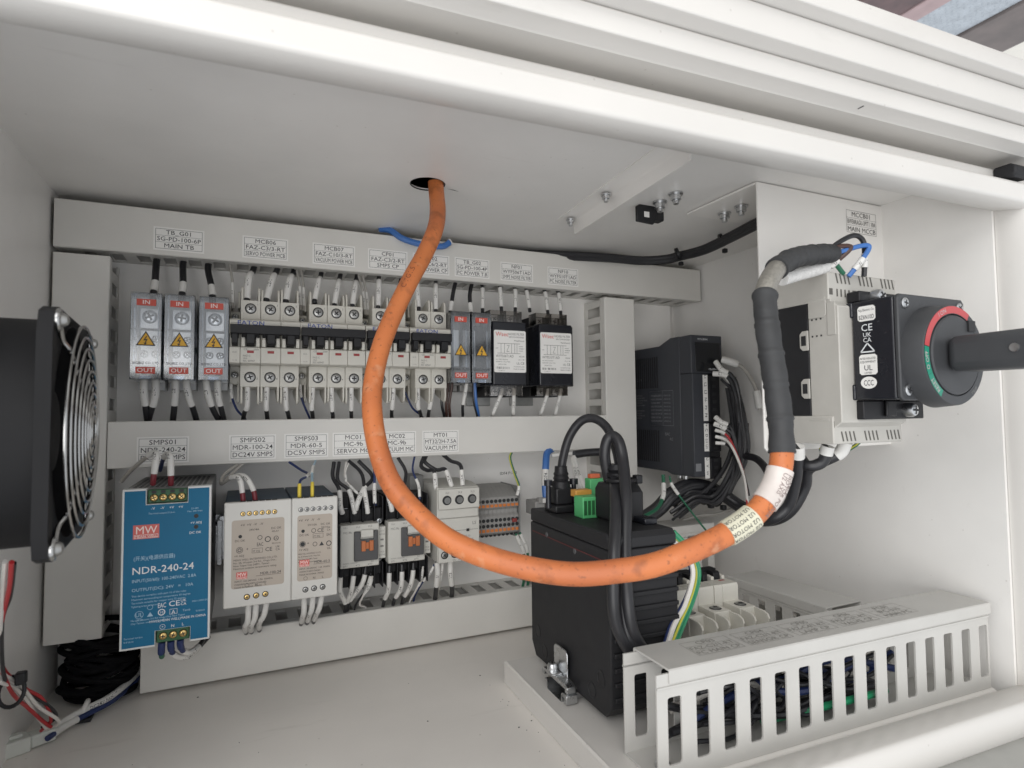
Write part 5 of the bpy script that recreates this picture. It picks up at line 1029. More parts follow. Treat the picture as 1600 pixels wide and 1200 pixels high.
# ------------------------------------------------------------------ the orange motor cable
opts = [(311.5, -187, 245), (313.7,-187.5,195.0), (310.1,-204.3,165.2), (302.7,-217.3,142.9), (291.6,-227.5,119.0), (277.7,-236.5,95.4), (262.4,-244.5,65.9), (251.1,-254.5,40.4), (243.8,-266.3,14.3), (240.6,-280.1,-8.0), (241.6,-293.7,-30.9), (247.4,-308.4,-50.4), (257.9,-324.3,-67.7), (273.5,-341.6,-81.9), (292.5,-358.5,-91.3), (313.7,-374.3,-96.7), (333.9,-386.6,-98.7), (354.8,-397.3,-97.2), (375.2,-405.6,-93.0), (397.1,-412.5,-86.3), (416.7,-417.4,-78.2), (433.6,-421.1,-68.7), (446.2,-423.1,-56.6), (453.4,-423.8,-43.8), (457.1,-422.8,-31.7), (457.6,-422.1,-27.6)]
hp = [(457.2,-422.7,-32.9), (459.2,-420.3,-12.5), (460.5,-416.6,9.9), (462.7,-411.2,33.6), (466.3,-405.3,57.1), (470.9,-401.5,70.3), (479.9,-397.3,80.3), (495.5,-391.7,91.7), (520.2,-383.7,101.8), (549.2,-375.2,109.2), (580.3,-367.6,115.2)]
oc = thing('motor_cable', 'thick orange motor cable looping down from the ceiling hole to the main switch', 'cable')
opts = [Vector(p) + (Vector((random.uniform(-.7, .7), random.uniform(-.7, .7), random.uniform(-.7, .7))) if 2 < i < 20 else Vector()) for i, p in enumerate(opts)]
OP = spline(opts, 10); OL = arclen(OP); R0 = 6.8
MB().tube(OP, R0, 28).build('orange_jacket', ORANGE, oc)
def shrink(a, b, nm):
    # wrinkled heat shrink: radius wobbles along the length
    P = spline(hp, 12); L = arclen(P); s0, s1 = nearest_s(P, L, a), nearest_s(P, L, b); q_ = cut(P, L, s0, s1, 1.2)
    rr = [7.35 + 0.35 * math.sin(i * 0.42) * math.sin(i * 0.11 + 1) + (0.55 if (i % 17) in (0, 1) else 0) + random.uniform(-.08, .08) for i in range(len(q_))]
    MB().tube(q_, rr, 28).build(nm, RUBBER, oc)
shrink(hp[0], (469.8,-402.0,68.8), 'heat_shrink'); shrink((490.7,-393.8,88.1), hp[-1], 'heat_shrink')
HPs = spline(hp, 12); HL = arclen(HPs); sA, sB = nearest_s(HPs, HL, (469.8,-401.9,67.6)), nearest_s(HPs, HL, (493.1,-392.7,89.4))
MB().tube(cut(HPs, HL, sA, sB, 1.0), 6.5, 24).build('shield_braid', FOIL, oc)
def osleeve(a, b, rr, m_, nm):
    s0, s1 = nearest_s(OP, OL, a), nearest_s(OP, OL, b); q_ = cut(OP, OL, min(s0, s1), max(s0, s1), 1.0); return MB().tube(q_, rr, 30).build(nm, m_, oc), min(s0, s1), max(s0, s1)
ws, s0, s1 = osleeve((442.7,-422.4,-61.8), (454.4,-424.3,-43.0), R0 + 0.9, mat('worn_clear_label', (0.66, 0.60, 0.56), 0.45, var=0.12, vscale=60), 'white_label')
mb = MB()
for th, t_ in ((0.05, 'U2 AXIS'), (0.42, 'MOTOR POWER'), (0.78, 'CABLE')): tube_text(mb, OP, OL, R0 + 0.9, s1 - 2.5, t_, 3.8, th, True)
mb.build('faded_lettering', mat('faded_ink', (0.22, 0.16, 0.15), 0.6), ws, smooth=False)
ws, s0, s1 = osleeve((417.0,-417.6,-78.2), (433.2,-421.0,-69.1), R0 + 0.8, CREAMTUBE, 'marker_sleeve')
mb = MB()
for th in (-1.0, -0.45, 0.1, 0.65): tube_text(mb, OP, OL, R0 + 0.8, s1 - 1.0, 'U2 MOTOR', 3.5, th, True, 1.05)
mb.build('lettering', INK, ws, smooth=False)
mb = MB(); tube_text(mb, OP, OL, R0, nearest_s(OP, OL, (277.7,-236.5,95.4)) + 12, 'C 7G1.5', 5.4, 0.15, True, 1.1); mb.build('printed_lettering', mat('brown_print', (0.22, 0.06, 0.03), 0.6), oc, smooth=False)
mb = MB(); bp_ = spline([(521.8,-370.6,89.4), (541.8,-366.7,95.3), (564.2,-363.9,101.4), (580.3,-362.7,106.2)], 8); mb.tube(bp_, [5.0, 5.2] * (len(bp_) // 2) + [4.4], 14).build('white_braid_sleeve', mat('white_woven_sleeve', (0.74, 0.73, 0.71), 0.7, var=0.15, vscale=400, bump=0.9, bscale=900), oc)
# conductors leaving the heat shrink
for lab, m_, pp, rr, tx in (('black conductor arching from the heat shrink to the main switch', WIREB, ((571.3,-370.1,114.7), (583.9,-371.8,123.6), (598.0,-374.2,129.6), (606.4,-375.5,125.1), (607.5,-375.2,111.4), (607.1,-374.4,97.8)), 2.0, 'V'), ('blue conductor bending from the heat shrink to the main switch', WIREBL, ((571.3,-369.9,111.7), (586.7,-372.7,116.6), (601.3,-377.4,120.9), (606.8,-379.8,119.9), (602.3,-377.3,110.9), (594.2,-370.7,97.5)), 1.9, 'W'), ('brown conductor folding back from the heat shrink', WIREBR, ((571.3,-370.1,115.1), (582.1,-373.0,119.5), (591.2,-375.0,120.0), (590.3,-374.4,116.5), (584.0,-368.9,109.1), (577.6,-363.5,101.7)), 1.8, 'U'), ('short green conductor behind the brown one', WIREG, ((581.2,-365.8,114.7), (586.7,-365.7,108.1), (594.2,-366.5,100.4)), 1.8, '')):
    wire(lab, m_, list(pp), rr, [(0.74, 0.90, tx)] if tx else (), group='conductors of the orange cable')


# ------------------------------------------------------------------ main switch bracket and main switch
bk = thing('switch_bracket', 'white bent bracket plate with MCCB01 label hanging from the ceiling', 'bracket', (571, -302.5, 194.4))
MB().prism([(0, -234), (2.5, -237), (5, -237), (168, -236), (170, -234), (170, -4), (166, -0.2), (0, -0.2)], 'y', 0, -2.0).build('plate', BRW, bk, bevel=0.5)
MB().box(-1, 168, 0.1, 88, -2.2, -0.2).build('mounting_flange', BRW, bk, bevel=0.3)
sticker(bk, (112.5, -2.1, -33.5), (1, 0, 0), (0, 0, 1), 46, 25, ('MCCB01', 'BW50RAGU-3P/T1 10A', 'MAIN MCCB'), paper=False, ink=INKG)
def hang_bolt(parent, p, r_=3.6, h=11, nut=True, m_=STEEL):
    b = MB().lathe(p, (0, 0, -1), [(0, r_ * 1.9), (1.3, r_ * 1.9), (1.3, r_ * 1.7), (1.5, r_ * 1.4), (1.6, r_ * 1.4), (h * .62, r_ * 1.4), (h * .66, r_ * 1.15), (h * .66, r_ * .8), (h, r_ * 0.8), (h + .4, r_ * 0.6)], 18).build('bolt', m_, parent, angle=25)
    return b
for p in ((601.5,-233.8,192.0), (601.4,-256.0,192.0)):
    hang_bolt(bk, (p[0] - 571, p[1] + 302.5, p[2] - 194.4), 3.4, 9)
SWC = mat('switch_grey_cream', (0.47, 0.455, 0.42), 0.42, var=0.05, vscale=60, bump=0.08, bscale=2500)
ms = thing('main_switch', 'main breaker in pale and black housing with black rotary handle', 'switch', (578, -304.6, -33))
o = ms
MB().box(0, 77, 0, -41, 3, 122).build('breaker_base', BLACKM, o, bevel=1.0)
MB().prism([(-41.2, 2), (-60, 2), (-62, 12), (-68, 16), (-68, 106), (-62, 111), (-60, 121), (-41.2, 121)], 'x', 0, 77).build('breaker_cover', SWC, o, bevel=0.8)
MB().prism([(-42, 99), (-56, 99), (-58, 101), (-58, 119), (-42, 119)], 'x', -0.9, 0.05).build('side_panel', SWC, o, bevel=.4); MB().prism([(-58.6, 84), (-66, 84), (-66, 110), (-58.6, 110)], 'x', -0.7, 0.05).build('side_panel', SWC, o, bevel=.4); MB().prism([(-42, 3), (-56, 3), (-56, 15), (-42, 15)], 'x', -0.9, 0.05).build('side_panel', SWC, o, bevel=.4)
for zz in (97.4, 84):
    for yy in (-44, -48, -52): MB().box(-0.15, 0.05, yy, yy - 1.4, zz, zz + 1.4).build('side_hole', SCREWDK, o)
for za in (97, 33): MB().prism([(-60, za + 3), (-63, za), (-70, za), (-70, za + 12), (-63, za + 12), (-60, za + 9)], 'x', 13.0, 26).build('handle_lug', BLACKG, o, bevel=1.2)
for zz in (43, 82): 
    MB().prism([(-36, zz - 8), (-41.3, zz - 8), (-41.3, zz + 8), (-36, zz + 8), (-33.5, zz + 5.5), (-33.5, zz - 5.5)], 'x', -1.4, -0.1).build('side_latch', SWC, o, bevel=.3); MB().box(-1.55, -1.42, -35, -39.5, zz - 4, zz + 4).build('latch_window', SCREWDK, o)
for sg, za, zb in ((1, 112, 134), (-1, -1, 21)):
    tc = MB().box(-1.2, 81, -0.5, -61.2, za, zb).build('terminal_cover', SWC, o, bevel=1.0)
    sl = MB()
    for g in range(3):
        for k in range(4):
            x = 7 + g * 27 + k * 4.6
            z0 = zb - 9 if sg > 0 else za + 1.5
            sl.prism([(x, z0 + 8.4), (x + 1.5, z0 + 8.4), (x + 3.6, z0 + 0.6), (x + 2.1, z0 + 0.6)], 'y', -61.2, -61.4)
            z1 = za + 3 if sg > 0 else zb - 8
            sl.box(x + 1, x + 2.5, -61.2, -61.4, z1, z1 + 6)
    for g in range(3): sl.box(-0.2 + g * 27, 3.6 + g * 27, -61.2, -61.4, za + 4 if sg > 0 else zb - 9, za + 9 if sg > 0 else zb - 4)
    sl.build_each('vent_slot', mat('slot_shadow_grey', (0.10, 0.095, 0.085), 0.7), tc)
    MB().box(-1.4, 79, -40, -58, zb - 4 if sg < 0 else za + 1, zb - 2 if sg < 0 else za + 3).build('cover_lip', SWC, tc, bevel=.3)
rl = MB().box(12.6, 15.6, -62, -67.4, 30, 98).build('rating_strip', BLACK, o, bevel=.3)
MB().box(12.9, 15.3, -67.4, -67.6, 70, 78).build('red_mark', mat('strip_red', (0.5, 0.06, 0.03), 0.5), rl)
hb = MB().box(14, 94, -68.8, -101.4, 33, 109).build('handle_base', BLACKG, o, bevel=1.6, seg=3)
for xa, xb, za, zb in ((17, 78, 109.3, 118), (17, 90, 18, 32.6)):
    MB().box(xa, xb, -63, -74, za, zb).build('mounting_bar', BLACK, o, bevel=1.0)
for x, zz in ((34, 114), (68, 25)):
    mb = MB(); screw(mb, (x, -74, zz), (0, -1, 0), 5.6, 7.5); mb.build('mounting_screw', [STEEL, SCREWDK], o)
MB().box(40, 52, -74.2, -77, 20, 33).build('bar_lug', BLACK, o, bevel=1.5)
# printed labels on the left side of the handle base (facing -X)
def side_label(z0, z1, lines, y0=-74, y1=-88, rounded=False):
    h_ = (z1 - z0); p_ = MB().prism([(y0, z0 + 1.5), (y0 - 1.5, z0), (y1 + 1.5, z0), (y1, z0 + 1.5), (y1, z1 - 1.5), (y1 + 1.5, z1), (y0 - 1.5, z1), (y0, z1 - 1.5)], 'x', 14, 13.75).build('side_label', PAPER, o, smooth=False)
    mb = MB()
    for t_, zz, sz in lines: mb.text(t_, (13.65, (y0 + y1) / 2, zz), (0, -1, 0), (0, 0, 1), sz, 'c', maxw=12.4)
    mb.build('lettering', INK, p_, smooth=False)
side_label(93, 104.5, (('Fuji Electric Co', 100.6, 2.6), ('BZ6N10D', 94.4, 4.6)))
side_label(52, 67.5, (('RATED INSULATED', 63.6, 2.3), ('EQUIPMENT', 61.0, 2.3), ('UL', 55.4, 5.6), ('LISTED', 52.8, 1.9)))
vs = [(13.7, -81 + 6.4 * math.cos(a * math.pi / 12), 46 + 4.6 * math.sin(a * math.pi / 12)) for a in range(24)]
p_ = MB().add(vs, [tuple(range(24))]).build('oval_label', PAPER, o, smooth=False); MB().text('CCC', (13.6, -81, 43.8), (0, -1, 0), (0, 0, 1), 6, 'c', maxw=8).build('lettering', INK, p_, smooth=False)
mb = MB(); mb.text('CE', (13.7, -81, 85.4), (0, -1, 0), (0, 0, 1), 7.6, 'c'); mb.text('UK', (13.7, -81, 80.8), (0, -1, 0), (0, 0, 1), 4.8, 'c'); mb.text('CA', (13.7, -81, 76.8), (0, -1, 0), (0, 0, 1), 4.8, 'c')
for a, b in (((-75.5, 69.4), (-81, 76)), ((-81, 76), (-86.5, 69.4)), ((-86.5, 69.4), (-75.5, 69.4))):
    A_, B_ = Vector((13.7, *a)), Vector((13.7, *b)); d = (B_ - A_).normalized().cross(Vector((1, 0, 0))) * .5; mb.add([A_ + d, A_ - d, B_ - d, B_ + d], [(0, 1, 2, 3)])
mb.build('white_marks', INKW, o, smooth=False)
MB().prism([(14, 35), (17, 32), (91, 32), (94, 35), (94, 107), (91, 110), (17, 110), (14, 107)], 'y', -101.5, -105).build('face_plate', HANDLE, o, bevel=1.0)
for x, zz in ((21.5, 103), (21.5, 39.5), (87, 103), (87, 39.5)):
    mb = MB(); screw(mb, (x, -105, zz), (0, -1, 0), 4.0, 1.6); mb.build('face_screw', [STEEL, SCREWDK], o)
C0 = (52.5, -105, 64.5)
MB().lathe(C0, (0, -1, 0), [(0, 38), (14, 36.5), (15, 35.8), (15.2, 30.0), (13.4, 29.6)], 56).build('dial_drum', HANDLE, o, angle=30)
MB().lathe(C0, (0, -1, 0), [(10, 29.2), (15.6, 28.8), (16.4, 27.6)], 56).build('dial_disc', HANDLE, o, angle=30)
def arc(a0, a1, r0, r1, m_, nm, txt):
    mb = MB(); n = 24; vs = []
    for k in range(n + 1):
        a = math.radians(a0 + (a1 - a0) * k / n)
        for rr in (r0, r1): vs.append((C0[0] + rr * math.cos(a), C0[1] - 15.35, C0[2] + rr * math.sin(a)))
    mb.add(vs, [(2 * k, 2 * k + 1, 2 * k + 3, 2 * k + 2) for k in range(n)]); ob = mb.build(nm, m_, o, smooth=False)
    mb = MB(); am = math.radians((a0 + a1) / 2); tx = Vector((math.cos(am), 0, math.sin(am))); rm = (r0 + r1) / 2 - 1.6
    mb.text(txt, Vector((C0[0], C0[1] - 15.45, C0[2])) + tx * rm, (math.sin(am), 0, -math.cos(am)), tuple(tx), 4.6, 'c'); mb.build('lettering', mat('dial_ink', (0.5, 0.42, 0.42), .6), ob, smooth=False)
arc(58, 170, 30.4, 35.6, REDR, 'red_scale', 'I ON'); arc(171, 205, 30.4, 35.6, GREENR, 'green_scale', 'O OFF'); arc(205.2, 238, 30.4, 35.6, GREENR, 'green_scale', 'RESET')
MB().text('TRIP', (C0[0] + 22, C0[1] - 15.3, C0[2] - 27), (0.8, 0, 0.6), (-0.6, 0, 0.8), 4.2, 'c').build('dial_lettering', MIDGREY, o, smooth=False)
gx = C0[0] - 15
MB().prism([(-122, 52), (-122, 77), (-172, 77.5), (-182, 74), (-184, 66), (-182, 55), (-172, 51.5)], 'x', gx, gx + 28).build('grip_lever', HANDLE, o, bevel=6.0, seg=5)
MB().lathe((gx + 0.2, -164, 65), (-1, 0, 0), [(0, 3.0), (1.0, 2.8)], 20).build('lever_pin', STEEL, o)
MB().box(C0[0] + 14, C0[0] + 22, -122.6, -121.2, 82, 90).build('lock_window', SCREWDK, o)
# black load wires under the switch
for i, pp in enumerate((((574.5,-335.0,-36.5), (579.8,-330.0,-49.1), (585.4,-322.0,-67.0), (587.7,-312.0,-88.8), (580.2,-300.0,-102.0), (584.8,-270.0,-108.9)), ((597.0,-345.0,-36.8), (595.9,-340.0,-50.1), (588.4,-332.0,-53.5), (591.7,-322.0,-47.4), (594.6,-308.0,-40.1), (590.2,-290.0,-35.1)), ((611.9,-350.0,-33.4), (610.4,-345.0,-43.0), (602.2,-335.0,-50.7), (596.7,-325.0,-58.2), (601.4,-318.0,-72.7), (597.5,-306.0,-94.8), (591.0,-290.0,-105.6), (597.2,-250.0,-111.3)))):
    wire('thick black load wire hanging under the main switch, %s from the left' % NTH[i], WIREB, list(pp), 4.6, [(0.0, 0.10, '', 0.6)], group='load wires under the main switch', n=14)
wire('green and yellow earth wire under the main switch', WIREG, [(637.0,-345.0,-33.3), (635.6,-340.0,-38.3), (632.7,-330.0,-43.6), (624.0,-315.0,-41.9)], 1.6, stripe=WIREY)

# ------------------------------------------------------------------ ceiling angle, hook and bolts
an = thing('ceiling_angle', 'white metal angle screwed along the ceiling beside the main switch', 'angle bracket', (460, -240, 194.6), (0, 0, math.radians(-4)))
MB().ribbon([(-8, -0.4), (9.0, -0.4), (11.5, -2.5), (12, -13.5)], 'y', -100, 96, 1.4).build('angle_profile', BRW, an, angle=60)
for y in (84, 10): hang_bolt(an, (2, y, -2.0), 2.6, 7)
for i, p in enumerate(((524.9,-228.9,193.0), (524.6,-252.6,193.0))): hang_bolt(ceil_o, (p[0], p[1], 194.8), 3.5, 10)
hk = thing('hook', 'small black plastic hook plate under the ceiling beside two bolts', 'hook', (519.7,-212.5,190.0))
MB().prism([(-12, -12), (8, -13), (12, -6), (12, 4), (-2, 9), (-12, 3)], 'y', 0, -3).build('plate', BLACKM, hk, bevel=.8); MB().box(-3.5, 2.5, -3.1, -3.4, -7, -1.5).build('square_hole', PAINT, hk); MB().box(6, 22, -2, 8, -8, 2).build('arm', BLACKM, hk, bevel=1.5)
sc_ = thing('ceiling_scratch', 'small dark scratch mark on the ceiling beside the cable hole', 'scratch', (332.0,-180.6,194.9))
MB().prism([(-6, -1.2), (0, 0.4), (6, 1.6), (1, -0.6)], 'z', -0.05, 0.0).build('mark', DARKGREY, sc_, smooth=False)

# ------------------------------------------------------------------ fan on the left wall
fan = thing('axial_fan', 'black square axial fan with chrome wire guard on the left wall', 'fan', (-1.5, -303, -14), (0, 0, math.radians(4.5)))
hw = 59.5
def rsq(h_, c_): return [(-h_ + c_, -h_), (h_ - c_, -h_), (h_ - c_ * .3, -h_ + c_ * .3), (h_, -h_ + c_), (h_, h_ - c_), (h_ - c_ * .3, h_ - c_ * .3), (h_ - c_, h_), (-h_ + c_, h_), (-h_ + c_ * .3, h_ - c_ * .3), (-h_, h_ - c_), (-h_, -h_ + c_), (-h_ + c_ * .3, -h_ + c_ * .3)]
def flange(x0, x1, nm):
    # square flange with round bore
    n = 48; mb = MB(); R_ = 56.0
    def sqp(a):
        c, s_ = math.cos(a), math.sin(a); k = hw / max(abs(c), abs(s_)); y, z = c * k, s_ * k
        lim = hw - 7
        if abs(y) > lim and abs(z) > lim:
            e = (abs(y) - lim + abs(z) - lim); f_ = max(0, e - 7) * 0.5; y -= math.copysign(f_, y); z -= math.copysign(f_, z)
        return y, z
    A_ = [2 * math.pi * k / n for k in range(n)]
    ring = [(R_ * math.cos(a), R_ * math.sin(a)) for a in A_]; out = [sqp(a) for a in A_]
    vs = [(x, *p) for x in (x0, x1) for p in ring] + [(x, *p) for x in (x0, x1) for p in out]; fs = []
    for k in range(n):
        j = (k + 1) % n
        fs += [(k, 2 * n + k, 2 * n + j, j), (n + k, n + j, 3 * n + j, 3 * n + k), (2 * n + k, 3 * n + k, 3 * n + j, 2 * n + j), (k, j, n + j, n + k)]
    mb.add(vs, fs); return mb.build(nm, FANB, fan, angle=40)
flange(73, 79, 'flange'); flange(36, 42, 'flange')
MB().lathe((42, 0, 0), (1, 0, 0), [(-6, 58.5), (37, 58.5), (37, 55.5), (-6, 55.5)], 48).build('housing', FANB, fan)
MB().box(11, 36, -hw, hw, -hw, hw).build('mounting_box', FANB, fan, bevel=2.0)
MB().lathe((38, 0, 0), (1, 0, 0), [(0, 24), (30, 24), (33, 21)], 36).build('hub', FANB, fan)
for k in range(7):
    a0 = 2 * math.pi * k / 7; vs = []
    for i in range(5):
        rr = 23 + i * 7.6
        for j in range(4): a = a0 + j * 0.22 + i * 0.05; vs.append((44 + j * 7, rr * math.cos(a), rr * math.sin(a)))
    MB().add(vs, [(4 * i + j, 4 * i + j + 1, 4 * i + j + 5, 4 * i + j + 4) for i in range(4) for j in range(3)]).build('blade', FANB, fan)
for k in range(9):
    rr = 8 + k * 6.0; x = 88.5 - (k / 8) ** 2 * 4.5
    MB().tube([(x, rr * math.cos(2 * math.pi * i / 48), rr * math.sin(2 * math.pi * i / 48)) for i in range(49)], 0.8, 8, False).build('guard_ring', CHROME, fan)
for sy in (-1, 1):
    for sz in (-1, 1):
        q_ = 1 / math.sqrt(2); dy, dz = sy * q_, sz * q_
        MB().tube(spline([(86.5, dy * 8, dz * 8), (85.2, dy * 30, dz * 30), (83.0, dy * 54, dz * 54), (80.5, dy * 62, dz * 62), (80.2, dy * 70, dz * 70)], 6), 1.15, 8).build('guard_arm', CHROME, fan)
        yy, zz = sy * 52.5, sz * 52.5
        MB().tube([(80.2, yy + 4.4 * math.cos(a * math.pi / 8), zz + 4.4 * math.sin(a * math.pi / 8)) for a in range(17)], 1.1, 8, False).build('guard_eye', CHROME, fan)
        MB().lathe((79, yy, zz), (1, 0, 0), [(0, 4.4), (1.0, 4.4), (1.1, 3.2), (3.2, 3.2), (4.6, 2.4), (5.2, 0.9)], 16).build('dome_nut', STEELD, fan)
# fan wiring down to the plug on the floor
for i, (m_, nm, pp) in enumerate(((WIRER, 'red', ((55.4,-304.8,-79.0), (47.3,-278.1,-98.1), (35.2,-243.9,-121.8), (26.7,-216.9,-144.1), (21.8,-191.5,-168.5), (24.9,-158.5,-194.6), (30.4,-141.5,-209.8), (32.7,-127.1,-231.3), (23.8,-114.8,-243.4))), (WIREW, 'white', ((52.4,-303.4,-78.9), (42.3,-270.1,-103.0), (28.5,-223.4,-140.3), (22.9,-197.5,-168.1), (24.2,-169.6,-186.6), (28.6,-142.6,-214.4), (37.2,-125.7,-234.3), (26.1,-114.7,-243.0))), (WIREB, 'black', ((53.8,-295.1,-81.5), (44.4,-265.5,-104.5), (33.1,-237.2,-127.2), (22.6,-191.5,-175.1), (24.1,-158.0,-197.3), (31.8,-137.4,-215.5), (35.6,-126.3,-230.4), (24.3,-114.0,-241.0))), (WIREW, 'pale', ((21.4,-196.5,-174.5), (23.6,-174.7,-187.8), (25.0,-152.4,-206.8), (25.6,-129.6,-227.7), (28.5,-121.5,-239.4))), (WIRER, 'short red', ((22.8,-202.1,-163.1), (22.7,-176.4,-190.2), (24.4,-149.7,-211.4), (28.2,-130.7,-229.6), (31.9,-123.1,-238.5))))):
    wire('thin %s fan lead twisting down to the floor plug' % nm, m_, list(pp), 1.2, group='fan leads')
o = thing('cable_tie', 'black cable tie bunching the fan leads at lower left', 'cable tie', (23.4,-179.1,-186.8))
MB().tube([Vector((math.cos(a) * 7, math.sin(a) * 7 * .3 - 3, math.sin(a) * 9)) for a in [i * math.pi / 10 for i in range(21)]], 1.3, 8, False).build('strap', BLACK, o); MB().box(2, 8, -6, 0, 4, 12).build('head', BLACK, o, bevel=1)
pg = thing('wire_plug', 'translucent white nylon plug on the floor at lower left', 'connector', (16.5,-107.4,-250.0), (0, 0, math.radians(28)))
MB().box(-26, -2, -8, 8, -7, 4).box(-2, 14, -6, 6, -6, 3).build('shell', NYLON, pg, bevel=1.2); MB().box(-20, -6, -3, 3, 4, 6.5).build('latch', NYLON, pg, bevel=.8); MB().box(-34, -27, -6, 6, -6, 2).build('dark_seal', BLACK, pg, bevel=1)
wire('white marked cable running from the floor plug up to the bottom duct', WIREB, [(24.4,-107.1,-250.0), (32.3,-92.0,-249.0), (43.2,-79.0,-248.0), (58.3,-64.1,-247.0), (70.4,-34.2,-246.0), (79.3,-14.5,-240.0)], 2.2, [(0.02, 0.98, 'DC24V FAN   DC24V')], name='cable', cat='cable')
wire('blue wire lying beside the white marked cable on the floor', WIREN, [(27.3,-112.4,-251.0), (34.7,-95.3,-251.0), (45.5,-81.5,-251.0), (60.1,-63.1,-251.0), (71.8,-33.5,-250.0), (79.7,-16.7,-244.0)], 2.2, [(0.06, 0.26, '')])
o = thing('cable_clip', 'white cable clip holding the floor cable', 'clip', (43.2,-74.7,-252.0)); MB().tube([Vector((math.sin(a) * 2, -math.cos(a) * 6.5, 3 + math.sin(a) * 6)) for a in [i * math.pi / 10 for i in range(21)]], 2.0, 8, False).build('strap', SLEEVE, o); MB().box(-5, 6, -8, 6, -5, -2).build('pad', BLACKM, o, bevel=.6)
# coil of spare cable in the corner
coil = thing('cable_coil', 'coil of spare black cable in the dark corner behind the blue supply', 'cable coil', (46, -32, -255))
for k in range(16):
    rx, ry, zz = 25 + random.uniform(-5, 4), 19 + random.uniform(-4, 5), 4 + k * 3.4; ph = random.uniform(0, 6)
    MB().tube([Vector((rx * math.cos(a) + 1.5 * math.sin(2 * a + ph), ry * math.sin(a), max(3, zz + random.uniform(5, 9) * 0 + 7 * math.sin(a + ph)))) for a in [i * math.pi / 20 for i in range(41)]], 2.6, 8, False).build('loop', COILB, coil)

# ------------------------------------------------------------------ tray on the cabinet floor with its devices
TA = math.radians(-2)
def T(x, y, z): c, s_ = math.cos(TA), math.sin(TA); return (386 + c * x - s_ * y, -164 + s_ * x + c * y, z)
tray = thing('mounting_tray', 'pale bent metal tray on the cabinet floor carrying the black controller', 'tray', (386, -164, -257), (0, 0, TA))
MB().box(0.9, 350, -210, 0, 17.6, 19).build('top', PAINTW, tray)
MB().ribbon([(-1.4, 0.2), (-0.6, 0.2), (0, 1.2), (0, 17.6), (1.2, 19)], 'y', -210, 0, 1.2).build('side_skirt', PAINTW, tray)
MB().ribbon([(-210, 19), (-213.5, 18), (-215, 15), (-215, 0.4)], 'x', 0, 350, 1.2).build('edge_skirt', PAINTW, tray, angle=60)
tr = thing('mounting_rail', 'short steel rail on the tray under the black controller', 'rail', T(110, -78, -238), (math.radians(-90), 0, TA))
MB().ribbon([(-7.2, 17.5), (-7.2, 13.0), (-0.2, 12.0), (-0.2, -12.0), (-7.2, -13.0), (-7.2, -17.5)], 'x', -98, 92, 1.0).build('rail_profile', STEEL, tr)
ec = thing('end_clamp', 'zinc end clamp with screw on the tray rail beside the controller', 'clamp', T(17, -74, -238), (0, 0, TA))
MB().prism([(-24, 8), (-24, 13), (-20, 15), (16, 15), (22, 12), (22, 8), (18, 8), (18, 11), (-20, 11), (-20, 8)], 'x', -3.5, 4.5).build('clamp_body', STEEL, ec, bevel=.5)
MB().prism([(-12, 15), (-12, 33), (-9, 36), (9, 36), (12, 33), (12, 15)], 'x', 3.0, 4.4).build('upright_plate', STEEL, ec, bevel=.5)
mb = MB(); screw(mb, (-1.5, 6, 15), (0, 0, 1), 4.4, 7); mb.build('clamp_screw', [STEEL, SCREWDK], ec); MB().box(-6, 2.6, -4, 14, 15, 16.2).build('washer_plate', STEEL, ec, bevel=.4)
MB().prism([(-26, 1), (-26, 8), (-18, 8), (-18, 5), (-22, 5), (-22, 1)], 'x', -5, 5).build('claw', STEEL, ec, bevel=.5)
for i in range(3):
    breaker('single-pole pale breaker lying on the tray rail, %s from the controller' % NTH[i], 1, T(108 + i * 27.6, -78, -238), (math.radians(-90), 0, TA), True, group='pale breakers on the tray', plain=True)
# controller
ct = thing('controller', 'black upright industrial controller with plugs on top standing on the tray', 'controller', T(24, -7, -231), (0, 0, TA))
MB().prism([(-9, 0), (-131, 0), (-140, 9), (-140, 112), (-140, 122), (0, 122), (0, 112), (0, 12)], 'x', 0, 61).build('case', BLACKM, ct, bevel=1.6, seg=3)
MB().prism([(0, 122.4), (0, 134), (-136, 134), (-140, 130), (-140, 122.4)], 'x', 0.2, 60.8).build('cap_module', BLACKM, ct, bevel=1.6, seg=3)
rb = MB()
for k in range(9): rb.box(3, 60, -140, -142.4, 14 + k * 10.5, 17.2 + k * 10.5)
rb.build_each('cooling_rib', BLACKM, ct, bevel=.5)
for y, zz in ((-14, 24), (-28, 11), (-112, 12), (-126, 26)): MB().lathe((-0.02, y, zz), (-1, 0, 0), [(0, 6.0), (0.3, 6.0), (0.3, 4.8), (0.05, 4.6)], 20).build('side_boss', BLACK, ct)
for y in (-36, -88): MB().lathe((-0.02, y, 118 - 0.07 * abs(y)), (-1, 0, 0), [(0, 2.4), (0.5, 2.0)], 14).build('side_screw', DARKGREY, ct)
MB().box(-0.1, -0.35, -6, -134, 113.5, 114.3).build('red_seam', mat('dull_red', (0.10, 0.02, 0.02), .6), ct)
